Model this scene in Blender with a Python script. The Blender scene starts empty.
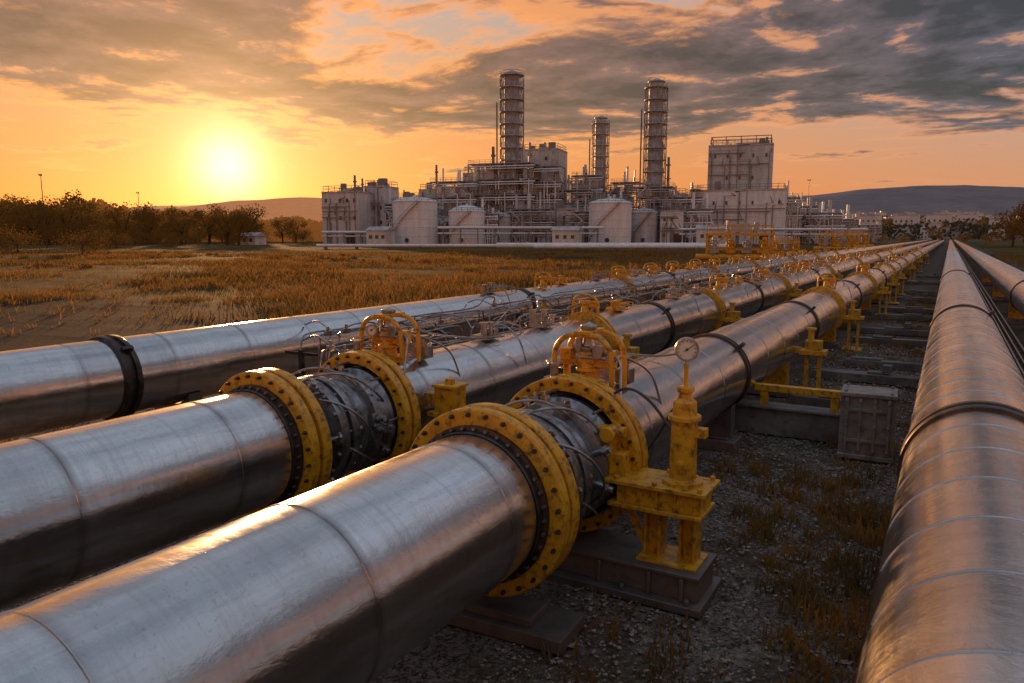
import bpy, math, random
import numpy as np
from mathutils import Vector, Matrix
from mathutils import noise as mn
random.seed(11)
scene=bpy.context.scene
COL=scene.collection
YAW=math.radians(30.4); PITCH=math.radians(8.04)
RX=(math.cos(YAW),math.sin(YAW)); FX=(-math.sin(YAW),math.cos(YAW))
def site(s,t):
    return (RX[0]*s+FX[0]*t, RX[1]*s+FX[1]*t)

# ------------------------------------------------------------------ materials
def newmat(name):
    m=bpy.data.materials.new(name); m.use_nodes=True
    nt=m.node_tree; nt.nodes.clear()
    return m,nt
def nd(nt,t,**kw):
    n=nt.nodes.new(t)
    for k,v in kw.items(): setattr(n,k,v)
    return n
def lk(nt,a,b): nt.links.new(a,b)
def setin(nt,sock,v):
    if hasattr(v,'is_output') : nt.links.new(v,sock)
    else: sock.default_value=v
def mth(nt,op,a,b=None,c=None,clamp=False):
    n=nd(nt,'ShaderNodeMath',operation=op); n.use_clamp=clamp
    setin(nt,n.inputs[0],a)
    if b is not None: setin(nt,n.inputs[1],b)
    if c is not None: setin(nt,n.inputs[2],c)
    return n.outputs[0]
def mapr(nt,v,a,b,c=0.0,d=1.0,smooth=False):
    n=nd(nt,'ShaderNodeMapRange'); n.clamp=True
    if smooth: n.interpolation_type='SMOOTHSTEP'
    setin(nt,n.inputs[0],v)
    for i,x in enumerate((a,b,c,d)): setin(nt,n.inputs[1+i],x)
    return n.outputs[0]
def mixc(nt,f,a,b,mode='MIX'):
    n=nd(nt,'ShaderNodeMix',data_type='RGBA',blend_type=mode)
    setin(nt,n.inputs[0],f)
    for s,v in ((n.inputs[6],a),(n.inputs[7],b)):
        if hasattr(v,'is_output'): nt.links.new(v,s)
        else: s.default_value=(v[0],v[1],v[2],1)
    return n.outputs[2]
def noise(nt,vec,scale,detail=4,rough=0.55,dist=0.0):
    n=nd(nt,'ShaderNodeTexNoise'); n.inputs['Scale'].default_value=scale
    n.inputs['Detail'].default_value=detail; n.inputs['Roughness'].default_value=rough
    n.inputs['Distortion'].default_value=dist
    if vec is not None: lk(nt,vec,n.inputs['Vector'])
    return n.outputs[0]
def mapping(nt,vec,scale=(1,1,1),loc=(0,0,0)):
    n=nd(nt,'ShaderNodeMapping'); n.inputs['Scale'].default_value=scale; n.inputs['Location'].default_value=loc
    lk(nt,vec,n.inputs['Vector']); return n.outputs[0]
def objco(nt): return nd(nt,'ShaderNodeTexCoord').outputs['Object']
def worldco(nt): return nd(nt,'ShaderNodeNewGeometry').outputs['Position']
def principled(nt,color,rough,metal=0.0,bump=None,bstr=0.3,bdist=0.01,spec=None,emis=None,estr=0):
    p=nd(nt,'ShaderNodeBsdfPrincipled'); o=nd(nt,'ShaderNodeOutputMaterial')
    if hasattr(color,'is_output'): lk(nt,color,p.inputs['Base Color'])
    else: p.inputs['Base Color'].default_value=(*color,1)
    setin(nt,p.inputs['Roughness'],rough); setin(nt,p.inputs['Metallic'],metal)
    if spec is not None: p.inputs['Specular IOR Level'].default_value=spec
    if emis: p.inputs['Emission Color'].default_value=(*emis,1); p.inputs['Emission Strength'].default_value=estr
    if bump is not None:
        b=nd(nt,'ShaderNodeBump'); b.inputs['Strength'].default_value=bstr; b.inputs['Distance'].default_value=bdist
        lk(nt,bump,b.inputs['Height']); lk(nt,b.outputs[0],p.inputs['Normal'])
    lk(nt,p.outputs[0],o.inputs[0]); return p

def mat_simple(name,c1,c2,scale,rough,metal=0.0,streak=None,bstr=0.25,bdist=0.01,dirt=None,dirtamt=0.5,emis=None,estr=0,dlo=.52,dhi=.68):
    m,nt=newmat(name); co=objco(nt)
    v=mapping(nt,co,streak) if streak else co
    n=noise(nt,v,scale,6,0.6)
    c=mixc(nt,mapr(nt,n,0.35,0.68),c1,c2)
    if dirt:
        n2=noise(nt,co,scale*2.7,8,0.7)
        c=mixc(nt,mapr(nt,n2,dlo,dhi,0,dirtamt),c,dirt)
    r=mapr(nt,n,0.3,0.7,rough-0.08,rough+0.12)
    principled(nt,c,r,metal,noise(nt,co,scale*8,5,0.6),bstr,bdist,emis=emis,estr=estr)
    return m

def mat_clad(name,base,seg,off,seamamt):
    m,nt=newmat(name); co=objco(nt)
    sx=nd(nt,'ShaderNodeSeparateXYZ'); lk(nt,co,sx.inputs[0]); y=sx.outputs[1]
    ph=mth(nt,'DIVIDE',mth(nt,'ADD',y,off),seg)
    pid=mth(nt,'FLOOR',ph)
    fr=mth(nt,'FRACT',ph)
    seam=mth(nt,'MINIMUM',fr,mth(nt,'SUBTRACT',1.0,fr))
    wn=nd(nt,'ShaderNodeTexWhiteNoise',noise_dimensions='1D'); lk(nt,pid,wn.inputs['W'])
    wv=wn.outputs[0]
    blot=noise(nt,co,1.3,8,0.66,0.5)
    brush=noise(nt,mapping(nt,co,(2.0,0.25,2.0)),6.0,6,0.7)
    smear=noise(nt,mapping(nt,co,(1.0,9.0,1.0)),1.6,7,0.72,0.3)
    fine=noise(nt,mapping(nt,co,(1.0,60.0,1.0)),2.2,4,0.7)
    spk=noise(nt,co,34,5,0.75)
    f=mth(nt,'ADD',mth(nt,'MULTIPLY',wv,0.35),mth(nt,'MULTIPLY',blot,0.7))
    c=mixc(nt,mapr(nt,f,0.15,0.85),tuple(x*0.64 for x in base),base)
    c=mixc(nt,mapr(nt,spk,0.58,0.72,0,0.45),c,(0.15,0.12,0.10))
    c=mixc(nt,mapr(nt,brush,0.48,0.74,0,0.50),c,tuple(x*0.42 for x in base))
    c=mixc(nt,mapr(nt,smear,0.48,0.70,0,0.42),c,(base[0]*.50,base[1]*.48,base[2]*.46))
    sd=mth(nt,'MULTIPLY',mapr(nt,seam,0.0,0.045,1,0),mapr(nt,blot,0.4,0.62,0.1,seamamt))
    c=mixc(nt,sd,c,(0.15,0.13,0.115))
    r=mth(nt,'ADD',mapr(nt,blot,0.3,0.7,0.11,0.25),mth(nt,'MULTIPLY',mth(nt,'SUBTRACT',brush,0.5),0.24))
    r=mth(nt,'ADD',r,mth(nt,'MULTIPLY',mth(nt,'SUBTRACT',smear,0.5),0.24))
    r=mth(nt,'ADD',r,mth(nt,'MULTIPLY',mth(nt,'SUBTRACT',fine,0.5),0.12))
    r=mth(nt,'MAXIMUM',r,0.09)
    h=mth(nt,'ADD',mth(nt,'MULTIPLY',blot,0.8),mth(nt,'MULTIPLY',spk,0.035))
    h=mth(nt,'ADD',h,mth(nt,'MULTIPLY',fine,0.02))
    principled(nt,c,r,0.97,h,0.40,0.03)
    return m
CLAD=mat_clad('aluminium_cladding',(0.78,0.76,0.75),1.22,0.0,.6)
CLAD2=mat_clad('weathered_cladding',(0.86,0.79,0.74),0.61,0.0,.35)
YEL=mat_simple('yellow_paint',(0.80,0.385,0.012),(0.56,0.245,0.008),6,0.38,0.0,dirt=(0.07,0.035,0.015),dirtamt=0.85,bdist=0.005,bstr=.4,dlo=.49,dhi=.66)
DARK=mat_simple('dark_steel',(0.035,0.032,0.03),(0.11,0.085,0.065),9,0.38,0.7,bdist=0.004)
STEEL=mat_simple('bare_steel',(0.46,0.45,0.44),(0.22,0.19,0.17),12,0.30,0.85,bdist=0.003)
VALVE=mat_simple('grey_valve_casting',(0.38,0.37,0.37),(0.15,0.135,0.12),7,0.32,0.8,dirt=(0.05,0.035,0.025),dirtamt=.8,bdist=0.005)
BASE=mat_simple('grimy_steel_base',(0.12,0.115,0.11),(0.20,0.16,0.13),4,0.5,0.4,dirt=(0.12,0.055,0.025),dirtamt=0.7,bdist=0.006)
BOXM=mat_simple('weathered_grey_box',(0.34,0.315,0.29),(0.19,0.165,0.15),4,0.45,0.35,dirt=(0.11,0.055,0.03),dirtamt=0.8,bdist=0.006)
CONC=mat_simple('concrete',(0.22,0.20,0.18),(0.12,0.105,0.095),3,0.85,bdist=0.02,dirt=(0.06,0.045,0.035),dirtamt=.8)
GALV=mat_simple('galvanised_steel',(0.56,0.54,0.53),(0.30,0.28,0.27),0.6,0.5,0.2,bdist=0.01)
FRAME=mat_simple('frame_steel',(0.16,0.145,0.135),(0.34,0.30,0.28),0.4,0.6,0.1)
TANKW=mat_simple('white_tank_paint',(0.86,0.85,0.85),(0.68,0.66,0.65),1.0,0.45,0.0,streak=(0.6,0.6,0.06),dirt=(0.34,0.28,0.24),dirtamt=0.6)
PANEL=mat_simple('grey_wall_panel',(0.68,0.67,0.67),(0.46,0.44,0.43),0.7,0.7,0.0,streak=(0.5,0.5,0.08),dirt=(0.24,0.2,0.17),dirtamt=0.7)
PANEL2=mat_simple('cream_wall_panel',(0.76,0.72,0.69),(0.54,0.49,0.46),0.7,0.7,0.0,streak=(0.5,0.5,0.08),dirt=(0.28,0.22,0.18),dirtamt=0.7)
GLASS=mat_simple('dark_opening',(0.05,0.05,0.052),(0.11,0.10,0.095),1.0,0.3)
ROOF=mat_simple('tile_roof',(0.30,0.14,0.10),(0.22,0.12,0.09),0.6,0.8)
HOUSEW=mat_simple('pale_render_wall',(0.74,0.69,0.65),(0.50,0.45,0.42),0.05,0.8)
WOOD=mat_simple('weathered_wood',(0.12,0.09,0.07),(0.06,0.05,0.04),4,0.8,streak=(1,1,0.15))
BARK=mat_simple('bark',(0.07,0.05,0.04),(0.045,0.035,0.025),5,0.9)
DIALW=mat_simple('gauge_face',(0.80,0.74,0.62),(0.70,0.63,0.50),3,0.4)
BLACK=mat_simple('black_rubber',(0.03,0.03,0.03),(0.06,0.05,0.045),8,0.45)
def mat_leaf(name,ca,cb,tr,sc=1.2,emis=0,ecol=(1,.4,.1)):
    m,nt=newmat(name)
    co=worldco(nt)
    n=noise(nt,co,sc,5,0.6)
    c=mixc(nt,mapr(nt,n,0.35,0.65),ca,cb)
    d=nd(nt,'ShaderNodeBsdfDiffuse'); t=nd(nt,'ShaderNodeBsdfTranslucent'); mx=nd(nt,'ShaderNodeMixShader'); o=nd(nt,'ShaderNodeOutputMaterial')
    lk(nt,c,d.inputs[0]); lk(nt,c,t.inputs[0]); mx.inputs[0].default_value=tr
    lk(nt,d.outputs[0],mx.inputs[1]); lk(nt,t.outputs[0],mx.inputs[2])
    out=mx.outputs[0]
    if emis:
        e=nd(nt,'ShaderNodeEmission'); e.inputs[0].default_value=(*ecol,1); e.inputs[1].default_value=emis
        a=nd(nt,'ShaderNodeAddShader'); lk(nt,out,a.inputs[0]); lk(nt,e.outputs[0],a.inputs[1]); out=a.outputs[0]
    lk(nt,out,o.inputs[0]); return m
LEAF=mat_leaf('tree_foliage_warm_glow',(0.055,0.045,0.016),(0.14,0.085,0.025),0.5,0.3,.022,(1,.35,.06))  # faint orange emission paints sunset glow into the leaves
WOODL=mat_leaf('woodland_foliage_haze_glow',(0.07,0.045,0.02),(0.13,0.075,0.03),0.3,0.03,.17,(1,.34,.07))  # orange emission paints sunlit haze into the distant foliage
SCRUB=mat_leaf('scrub_foliage',(0.06,0.055,0.03),(0.13,0.10,0.055),0.4,0.03)
DRY=mat_leaf('dry_grass',(0.34,0.185,0.05),(0.085,0.07,0.022),0.5,0.10)
WEED=mat_leaf('weed_grass',(0.12,0.095,0.03),(0.40,0.20,0.055),0.5,1.3)

# ------------------------------------------------------------------ mesh builder
class MB:
    def __init__(s): s.v=[];s.f=[];s.m=[];s.cm=0
    def add(s,vs,fs):
        o=len(s.v); s.v.extend([tuple(p) for p in vs])
        for f in fs: s.f.append(tuple(i+o for i in f)); s.m.append(s.cm)
    def box(s,c,d,rz=0.0,rx=0.0,ry=0.0):
        R=Matrix.Rotation(rz,3,'Z')@Matrix.Rotation(ry,3,'Y')@Matrix.Rotation(rx,3,'X')
        vs=[]
        for x in (-.5,.5):
            for y in (-.5,.5):
                for z in (-.5,.5):
                    vs.append(Vector(c)+R@Vector((x*d[0],y*d[1],z*d[2])))
        s.add(vs,[(0,1,3,2),(4,6,7,5),(0,4,5,1),(2,3,7,6),(0,2,6,4),(1,5,7,3)])
    def beam(s,p0,p1,w,h=None):
        p0=Vector(p0);p1=Vector(p1);d=p1-p0
        if d.length<1e-6: return
        h=h or w
        a=d.normalized(); up=Vector((0,0,1)) if abs(a.z)<0.95 else Vector((0,1,0))
        x=a.cross(up).normalized()*w/2; y=x.cross(a).normalized()*h/2
        vs=[p0-x-y,p0+x-y,p0+x+y,p0-x+y,p1-x-y,p1+x-y,p1+x+y,p1-x+y]
        s.add(vs,[(3,2,1,0),(4,5,6,7),(0,1,5,4),(1,2,6,5),(2,3,7,6),(3,0,4,7)])
    def cyl(s,p0,p1,r0,r1=None,n=16,caps=True):
        if r1 is None: r1=r0
        p0=Vector(p0);p1=Vector(p1);a=(p1-p0).normalized()
        up=Vector((0,0,1)) if abs(a.z)<0.95 else Vector((0,1,0))
        x=a.cross(up).normalized();y=a.cross(x).normalized()
        vs=[]
        for (p,r) in ((p0,r0),(p1,r1)):
            for i in range(n):
                t=2*math.pi*i/n; vs.append(p+x*math.cos(t)*r+y*math.sin(t)*r)
        fs=[(i,(i+1)%n,n+(i+1)%n,n+i) for i in range(n)]
        if caps: fs.append(tuple(range(n-1,-1,-1))); fs.append(tuple(range(n,2*n)))
        s.add(vs,fs)
    def tube(s,pts,r,n=8,closed=False):
        P=[Vector(p) for p in pts]; m=len(P); vs=[]
        prev=None
        for i,p in enumerate(P):
            if closed: d=P[(i+1)%m]-P[i-1]
            else: d=P[min(i+1,m-1)]-P[max(i-1,0)]
            a=d.normalized()
            if prev is None:
                up=Vector((0,0,1)) if abs(a.z)<0.9 else Vector((1,0,0))
                x=a.cross(up).normalized()
            else:
                x=(prev-a*prev.dot(a)).normalized()
            prev=x; y=a.cross(x)
            for k in range(n):
                t=2*math.pi*k/n; vs.append(p+(x*math.cos(t)+y*math.sin(t))*r)
        fs=[]
        for i in range(m if closed else m-1):
            j=(i+1)%m
            for k in range(n): fs.append((i*n+k,i*n+(k+1)%n,j*n+(k+1)%n,j*n+k))
        if not closed: fs.append(tuple(range(n-1,-1,-1))); fs.append(tuple((m-1)*n+k for k in range(n)))
        s.add(vs,fs)
    def lathe(s,prof,n=64,c=(0,0,0),axis='Y',closed=False):
        vs=[];m=len(prof)
        for (h,r) in prof:
            for k in range(n):
                t=2*math.pi*k/n
                if axis=='Y': vs.append((c[0]+r*math.cos(t),c[1]+h,c[2]+r*math.sin(t)))
                elif axis=='Z': vs.append((c[0]+r*math.cos(t),c[1]+r*math.sin(t),c[2]+h))
                else: vs.append((c[0]+h,c[1]+r*math.cos(t),c[2]+r*math.sin(t)))
        fs=[]
        for i in range(m if closed else m-1):
            j=(i+1)%m
            for k in range(n):
                q=(i*n+k,i*n+(k+1)%n,j*n+(k+1)%n,j*n+k)
                fs.append(q if axis!='Y' else q[::-1])
        s.add(vs,fs)
    def obj(s,name,mats,parent=None,loc=(0,0,0),rot=(0,0,0),smooth=40,bevel=0):
        me=bpy.data.meshes.new(name); me.from_pydata(s.v,[],s.f)
        if not isinstance(mats,(list,tuple)): mats=[mats]
        for m in mats: me.materials.append(m)
        if len(mats)>1: me.polygons.foreach_set('material_index',s.m)
        me.update()
        if smooth:
            me.shade_smooth(); me.set_sharp_from_angle(angle=math.radians(smooth))
        ob=bpy.data.objects.new(name,me); COL.objects.link(ob)
        ob.location=loc; ob.rotation_euler=rot
        if parent: ob.parent=parent
        if bevel:
            b=ob.modifiers.new('bevel','BEVEL'); b.width=bevel; b.segments=2; b.limit_method='ANGLE'; b.angle_limit=math.radians(40)
        return ob
    def objs(s,name,mat,parent,smooth=40):
        par=list(range(len(s.v)))
        def fd(i):
            while par[i]!=i: par[i]=par[par[i]]; i=par[i]
            return i
        for f in s.f:
            a=fd(f[0])
            for i in f[1:]:
                b=fd(i)
                if b!=a: par[b]=a
        groups={}
        for f in s.f: groups.setdefault(fd(f[0]),[]).append(f)
        for g in groups.values():
            ids=sorted({i for f in g for i in f}); mp={k:j for j,k in enumerate(ids)}
            m=MB(); m.add([s.v[i] for i in ids],[tuple(mp[i] for i in f) for f in g]); m.obj(name,mat,parent,smooth=smooth)
def thing(name,label,cat,loc=(0,0,0),rz=0.0,group=None):
    e=bpy.data.objects.new(name,None); COL.objects.link(e); e.location=loc; e.rotation_euler=(0,0,rz)
    e.empty_display_size=0.2
    tag(e,label,cat,group); return e
def tag(o,label,cat,group=None,kind=None):
    o['label']=label; o['category']=cat
    if group: o['group']=group
    if kind: o['kind']=kind
def dup(o,loc,rz=None,scale=None,parent=None,label=None):
    c=o.copy(); COL.objects.link(c)
    if parent is None:
        c.location=loc
        if rz is not None: c.rotation_euler=(0,0,rz)
        if scale is not None: c.scale=scale if hasattr(scale,'__len__') else (scale,)*3
        if label: c['label']=label
    else: c.parent=parent
    for ch in [k for k in o.children]:
        dup(ch,None,parent=c)
    return c
def smoothpts(ctrl,k=6):
    P=[Vector(p) for p in ctrl]; P=[P[0]]+P+[P[-1]]; out=[]
    for i in range(1,len(P)-2):
        a,b,c,d=P[i-1],P[i],P[i+1],P[i+2]
        for j in range(k):
            t=j/k
            out.append(0.5*((2*b)+(c-a)*t+(2*a-5*b+4*c-d)*t*t+(3*b-a-3*c+d)*t**3))
    out.append(P[-2]); return out

# ------------------------------------------------------------------ ground
def make_ground():
    xs=sorted(set([-4200,-3000,-2000,-1200,-700,-400,-250,-160,-110]+[x for x in range(-80,-14,2)]+[x*0.5 for x in range(-28,16)]+[x for x in range(8,30,2)]+[40,60,100,200,500,1200,2500,4200]))
    ys=sorted(set([-300,-100,-40,-15]+[y*0.5 for y in range(-16,60)]+[y for y in range(30,90,2)]+[100,120,150,200,260,340,450,700,1100,1800,2800,4300]))
    vs=[];fs=[]
    for y in ys:
        for x in xs:
            z=0.05*mn.noise(Vector((x*0.6,y*0.6,0)))+0.03*mn.noise(Vector((x*1.7,y*1.7,3)))
            if x<-13: z+=0.12*mn.noise(Vector((x*0.12,y*0.12,7)))
            z=min(z,0.05) if -13<x<4 else z
            vs.append((x,y,z-0.02))
    nx=len(xs)
    for j in range(len(ys)-1):
        for i in range(nx-1):
            fs.append((j*nx+i,j*nx+i+1,(j+1)*nx+i+1,(j+1)*nx+i))
    me=bpy.data.meshes.new('ground'); me.from_pydata(vs,[],fs); me.shade_smooth()
    o=bpy.data.objects.new('ground',me); COL.objects.link(o)
    m,nt=newmat('gravel_and_dry_field'); co=worldco(nt)
    sx=nd(nt,'ShaderNodeSeparateXYZ'); lk(nt,co,sx.inputs[0])
    warp=noise(nt,co,0.35,5,0.65)
    big=noise(nt,co,0.06,6,0.6)
    mid=noise(nt,co,0.9,6,0.65)
    vor=nd(nt,'ShaderNodeTexVoronoi'); vor.inputs['Scale'].default_value=30; lk(nt,co,vor.inputs['Vector'])
    vor2=nd(nt,'ShaderNodeTexVoronoi'); vor2.inputs['Scale'].default_value=80; lk(nt,co,vor2.inputs['Vector'])
    peb=mixc(nt,0.5,vor.outputs['Color'],vor2.outputs['Color'])
    bw=nd(nt,'ShaderNodeRGBToBW'); lk(nt,peb,bw.inputs[0])
    grav=mixc(nt,mapr(nt,bw.outputs[0],0.25,0.8),(0.040,0.030,0.024),(0.31,0.25,0.20))
    grav=mixc(nt,mapr(nt,mid,0.42,0.62,0,0.8),grav,(0.075,0.050,0.032))
    dry=mixc(nt,mapr(nt,big,0.38,0.62),(0.18,0.11,0.038),(0.055,0.045,0.022))
    dry=mixc(nt,mapr(nt,mid,0.4,0.7,0,0.6),dry,(0.04,0.032,0.018))
    xx=mth(nt,'ADD',sx.outputs[0],mth(nt,'MULTIPLY',mth(nt,'SUBTRACT',warp,0.5),9.0))
    f1=mapr(nt,xx,-12.0,-15.0)
    f2=mapr(nt,xx,5.0,7.5)
    yy=mth(nt,'ADD',sx.outputs[1],mth(nt,'MULTIPLY',mth(nt,'SUBTRACT',warp,0.5),12.0))
    g1=mth(nt,'MULTIPLY',mapr(nt,xx,-62,-48),mapr(nt,yy,20.5,16.5))
    f=mth(nt,'MULTIPLY',mth(nt,'MAXIMUM',f1,f2),mth(nt,'SUBTRACT',1.0,g1))
    trk=mixc(nt,mapr(nt,bw.outputs[0],0.2,0.8),(0.014,0.013,0.013),(0.060,0.056,0.055))
    med=noise(nt,co,2.4,6,0.7)
    trk=mixc(nt,mapr(nt,med,0.45,0.6,0,0.75),trk,(0.018,0.015,0.012))
    grav2=mixc(nt,mapr(nt,xx,-11,-13),grav,trk)
    c=mixc(nt,f,grav2,dry)
    h=mth(nt,'ADD',mth(nt,'MULTIPLY',vor.outputs[0],-0.5),mth(nt,'MULTIPLY',noise(nt,co,5,6,0.7),1.2))
    principled(nt,c,0.95,0,h,0.7,0.04,spec=0.02)
    me.materials.append(m); o['kind']='structure'
make_ground()

# ------------------------------------------------------------------ pipelines
ZC=0.91
RP=0.5
def pipe_prof(y0,y1,r,seg,beads_to):
    prof=[(y0,0.02),(y0,r)]
    y=math.ceil(y0/seg)*seg
    while y<min(beads_to,y1-0.2):
        if y>y0+0.15:
            w=0.008; hgt=0.005
            prof+=[(y-w,r),(y-w*0.6,r+hgt),(y+w*0.6,r+hgt),(y+w,r)]
        y+=seg
    prof+=[(y1,r),(y1,0.02)]
    return prof
def pipe_part(par,y0,y1,z,mat,seg=1.22,r=RP,n=96,bt=90):
    b=MB(); b.lathe(pipe_prof(y0,y1,r,seg,bt),n,(0,0,z)); return b.obj('pipe_section',mat,par,smooth=50)
def strap(par,y,z,r=RP,w=0.10,mat=DARK,h=.026):
    b=MB()
    b.lathe([(y-w,r-.01),(y-w,r+h*.8),(y-w+.015,r+h),(y-w*.35,r+h),(y-w*.3,r+.012),(y+w*.3,r+.012),(y+w*.35,r+h),(y+w-.015,r+h),(y+w,r+h*.8),(y+w,r-.01)],96,(0,0,z))
    b.box((r*0.72+.03,y,z+r*0.72+.03),(0.05,w*1.3,0.10),ry=math.radians(45))
    return b.obj('clamp_band',mat,par,smooth=40)
bb=MB()
bb.cyl((0,0,0),(0,-0.022,0),0.016,n=6); bb.cyl((0,-0.022,0),(0,-0.038,0),0.009,n=8)
_bolt=bb.obj('bolt',DARK,smooth=30); BOLTME=_bolt.data; bpy.data.objects.remove(_bolt)
sb=MB(); sb.cyl((0,0,0),(0,-.028,0),.012,n=6)
_s=sb.obj('stud',STEEL,smooth=30); STUDME=_s.data; bpy.data.objects.remove(_s)
def flange(par,y,z,nb=28,hub=-1):
    b=MB(); ro=0.655
    P=[(-.13,.545),(-.13,ro-.012),(-.118,ro),(-.052,ro),(-.04,ro-.012),(-.036,.60),(-.004,.60),(0,ro-.012),(.012,ro),(.088,ro),(.10,ro-.012),(.10,.545)]
    b.lathe(P,96,(0,0,0),closed=True)
    f=b.obj('flange',YEL,par,loc=(0,y,z),smooth=35)
    d=MB()
    if hub<0: d.lathe([(-.215,.505),(-.205,.515),(-.165,.518),(-.16,.545),(-.11,.545),(-.11,.50),(-.215,.50)],96)
    else: d.lathe([(.05,.50),(.05,.546),(.12,.546),(.14,.52),(.2,.515),(.21,.505),(.05,.50)],96)
    d.obj('gasket_ring',DARK,f)
    for i in range(nb):
        a=2*math.pi*(i+.5)/nb
        o=bpy.data.objects.new('bolt',BOLTME); COL.objects.link(o); o.parent=f
        o.location=(.615*math.cos(a),-.13,.615*math.sin(a))
    for i in range(36):
        a=2*math.pi*i/36
        o=bpy.data.objects.new('stud',STUDME); COL.objects.link(o); o.parent=f
        o.location=(.53*math.cos(a),-.158 if hub<0 else .155,.53*math.sin(a))
    return f
def spool(par,y0,y1,z):
    b=MB(); L=y1-y0
    P=[(0,.50),(.03,.50),(.05,.47),(.12,.45),(.16,.40),(.26,.385),(.28,.50),(.31,.51),(.36,.51),(.38,.50),(.385,.43),(.42,.43),(.425,.50),(.44,.51),(.49,.51),(.51,.50),(.53,.40),(.66,.39),(.70,.43),(L-.30,.43),(L-.28,.49),(L-.22,.495),(L-.20,.42),(L-.10,.45),(L-.05,.5),(L,.50)]
    b.lathe(P,72)
    for i in range(16):
        a=2*math.pi*(i+.3)/16
        x=math.cos(a); zz=math.sin(a)
        b.cyl((x*.475,.24,zz*.475),(x*.475,.56,zz*.475),.014,n=8)
        for yy in (.245,.51): b.cyl((x*.475,yy,zz*.475),(x*.475,yy+.035,zz*.475),.026,n=6)
        if i%2==0:
            b.cyl((x*.555,.0,zz*.555),(x*.555,.2,zz*.555),.013,n=8); b.cyl((x*.555,L-.2,zz*.555),(x*.555,L,zz*.555),.013,n=8)
            b.cyl((x*.555,.17,zz*.555),(x*.555,.2,zz*.555),.026,n=6)
    v=b.obj('valve_body',VALVE,par,loc=(0,y0,z),smooth=35)
    random.seed(int(y0*100))
    for i in range(12):
        k=MB()
        a=random.uniform(-.9,3.4); yy=random.choice([.20,.62,.78,.9,.95]); yy=min(yy,L-.15); r=.42
        c=Vector((r*math.cos(a),yy,r*math.sin(a)))
        if i%2: k.box(c,(.14,random.uniform(.08,.16),.12),ry=-a)
        k.cyl(c,Vector((c.x*1.36,c.y,c.z*1.36)),.028,n=10); k.cyl(Vector((c.x*1.22,c.y,c.z*1.22)),Vector((c.x*1.28,c.y,c.z*1.28)),.045,n=6)
        k.obj('port_fitting',STEEL,v)
    for (a0,a1,ya,yb,rr) in ((2.2,1.0,.2,.75,.58),(0.9,-.5,.22,.8,.58),(1.6,.5,.2,.95,.60),(-.1,-.8,.3,.9,.56)):
        c=[]; h=MB()
        for q in range(6):
            t=q/5; a=a0+(a1-a0)*t; yy=ya+(yb-ya)*t; r2=.46+(rr-.46)*math.sin(math.pi*t)
            c.append((r2*math.cos(a),yy,r2*math.sin(a)))
        h.tube(smoothpts(c),.011,8)
        h.obj('hydraulic_line',STEEL,v)
    return v
def make_gauge(par,loc,rz,r=.10,name='pressure_gauge'):
    g=MB()
    g.lathe([(-.035,r*.86),(-.035,r),(-.028,r*1.04),(.02,r*1.04),(.03,r*.9),(.03,0.001)],32,axis='Y')
    g.cyl((0,0,-r),(0,0,-r-.07),.014,n=8)
    o=g.obj(name,STEEL,par,loc=loc,rot=(0,0,rz))
    f=MB(); f.cyl((0,-.018,0),(0,-.024,0),r*.9,n=32); f.cm=1
    for i in range(11):
        a=math.radians(225-27*i)
        f.beam((r*.66*math.cos(a),-.0262,r*.66*math.sin(a)),(r*.82*math.cos(a),-.0262,r*.82*math.sin(a)),.004,.003)
    f.beam((-.02,-.028,-.015),(r*.55,-.028,r*.4),.006,.003); f.cyl((0,-.024,0),(0,-.032,0),.01,n=10)
    f.obj('gauge_dial',[DIALW,BLACK],o)
    return o
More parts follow.
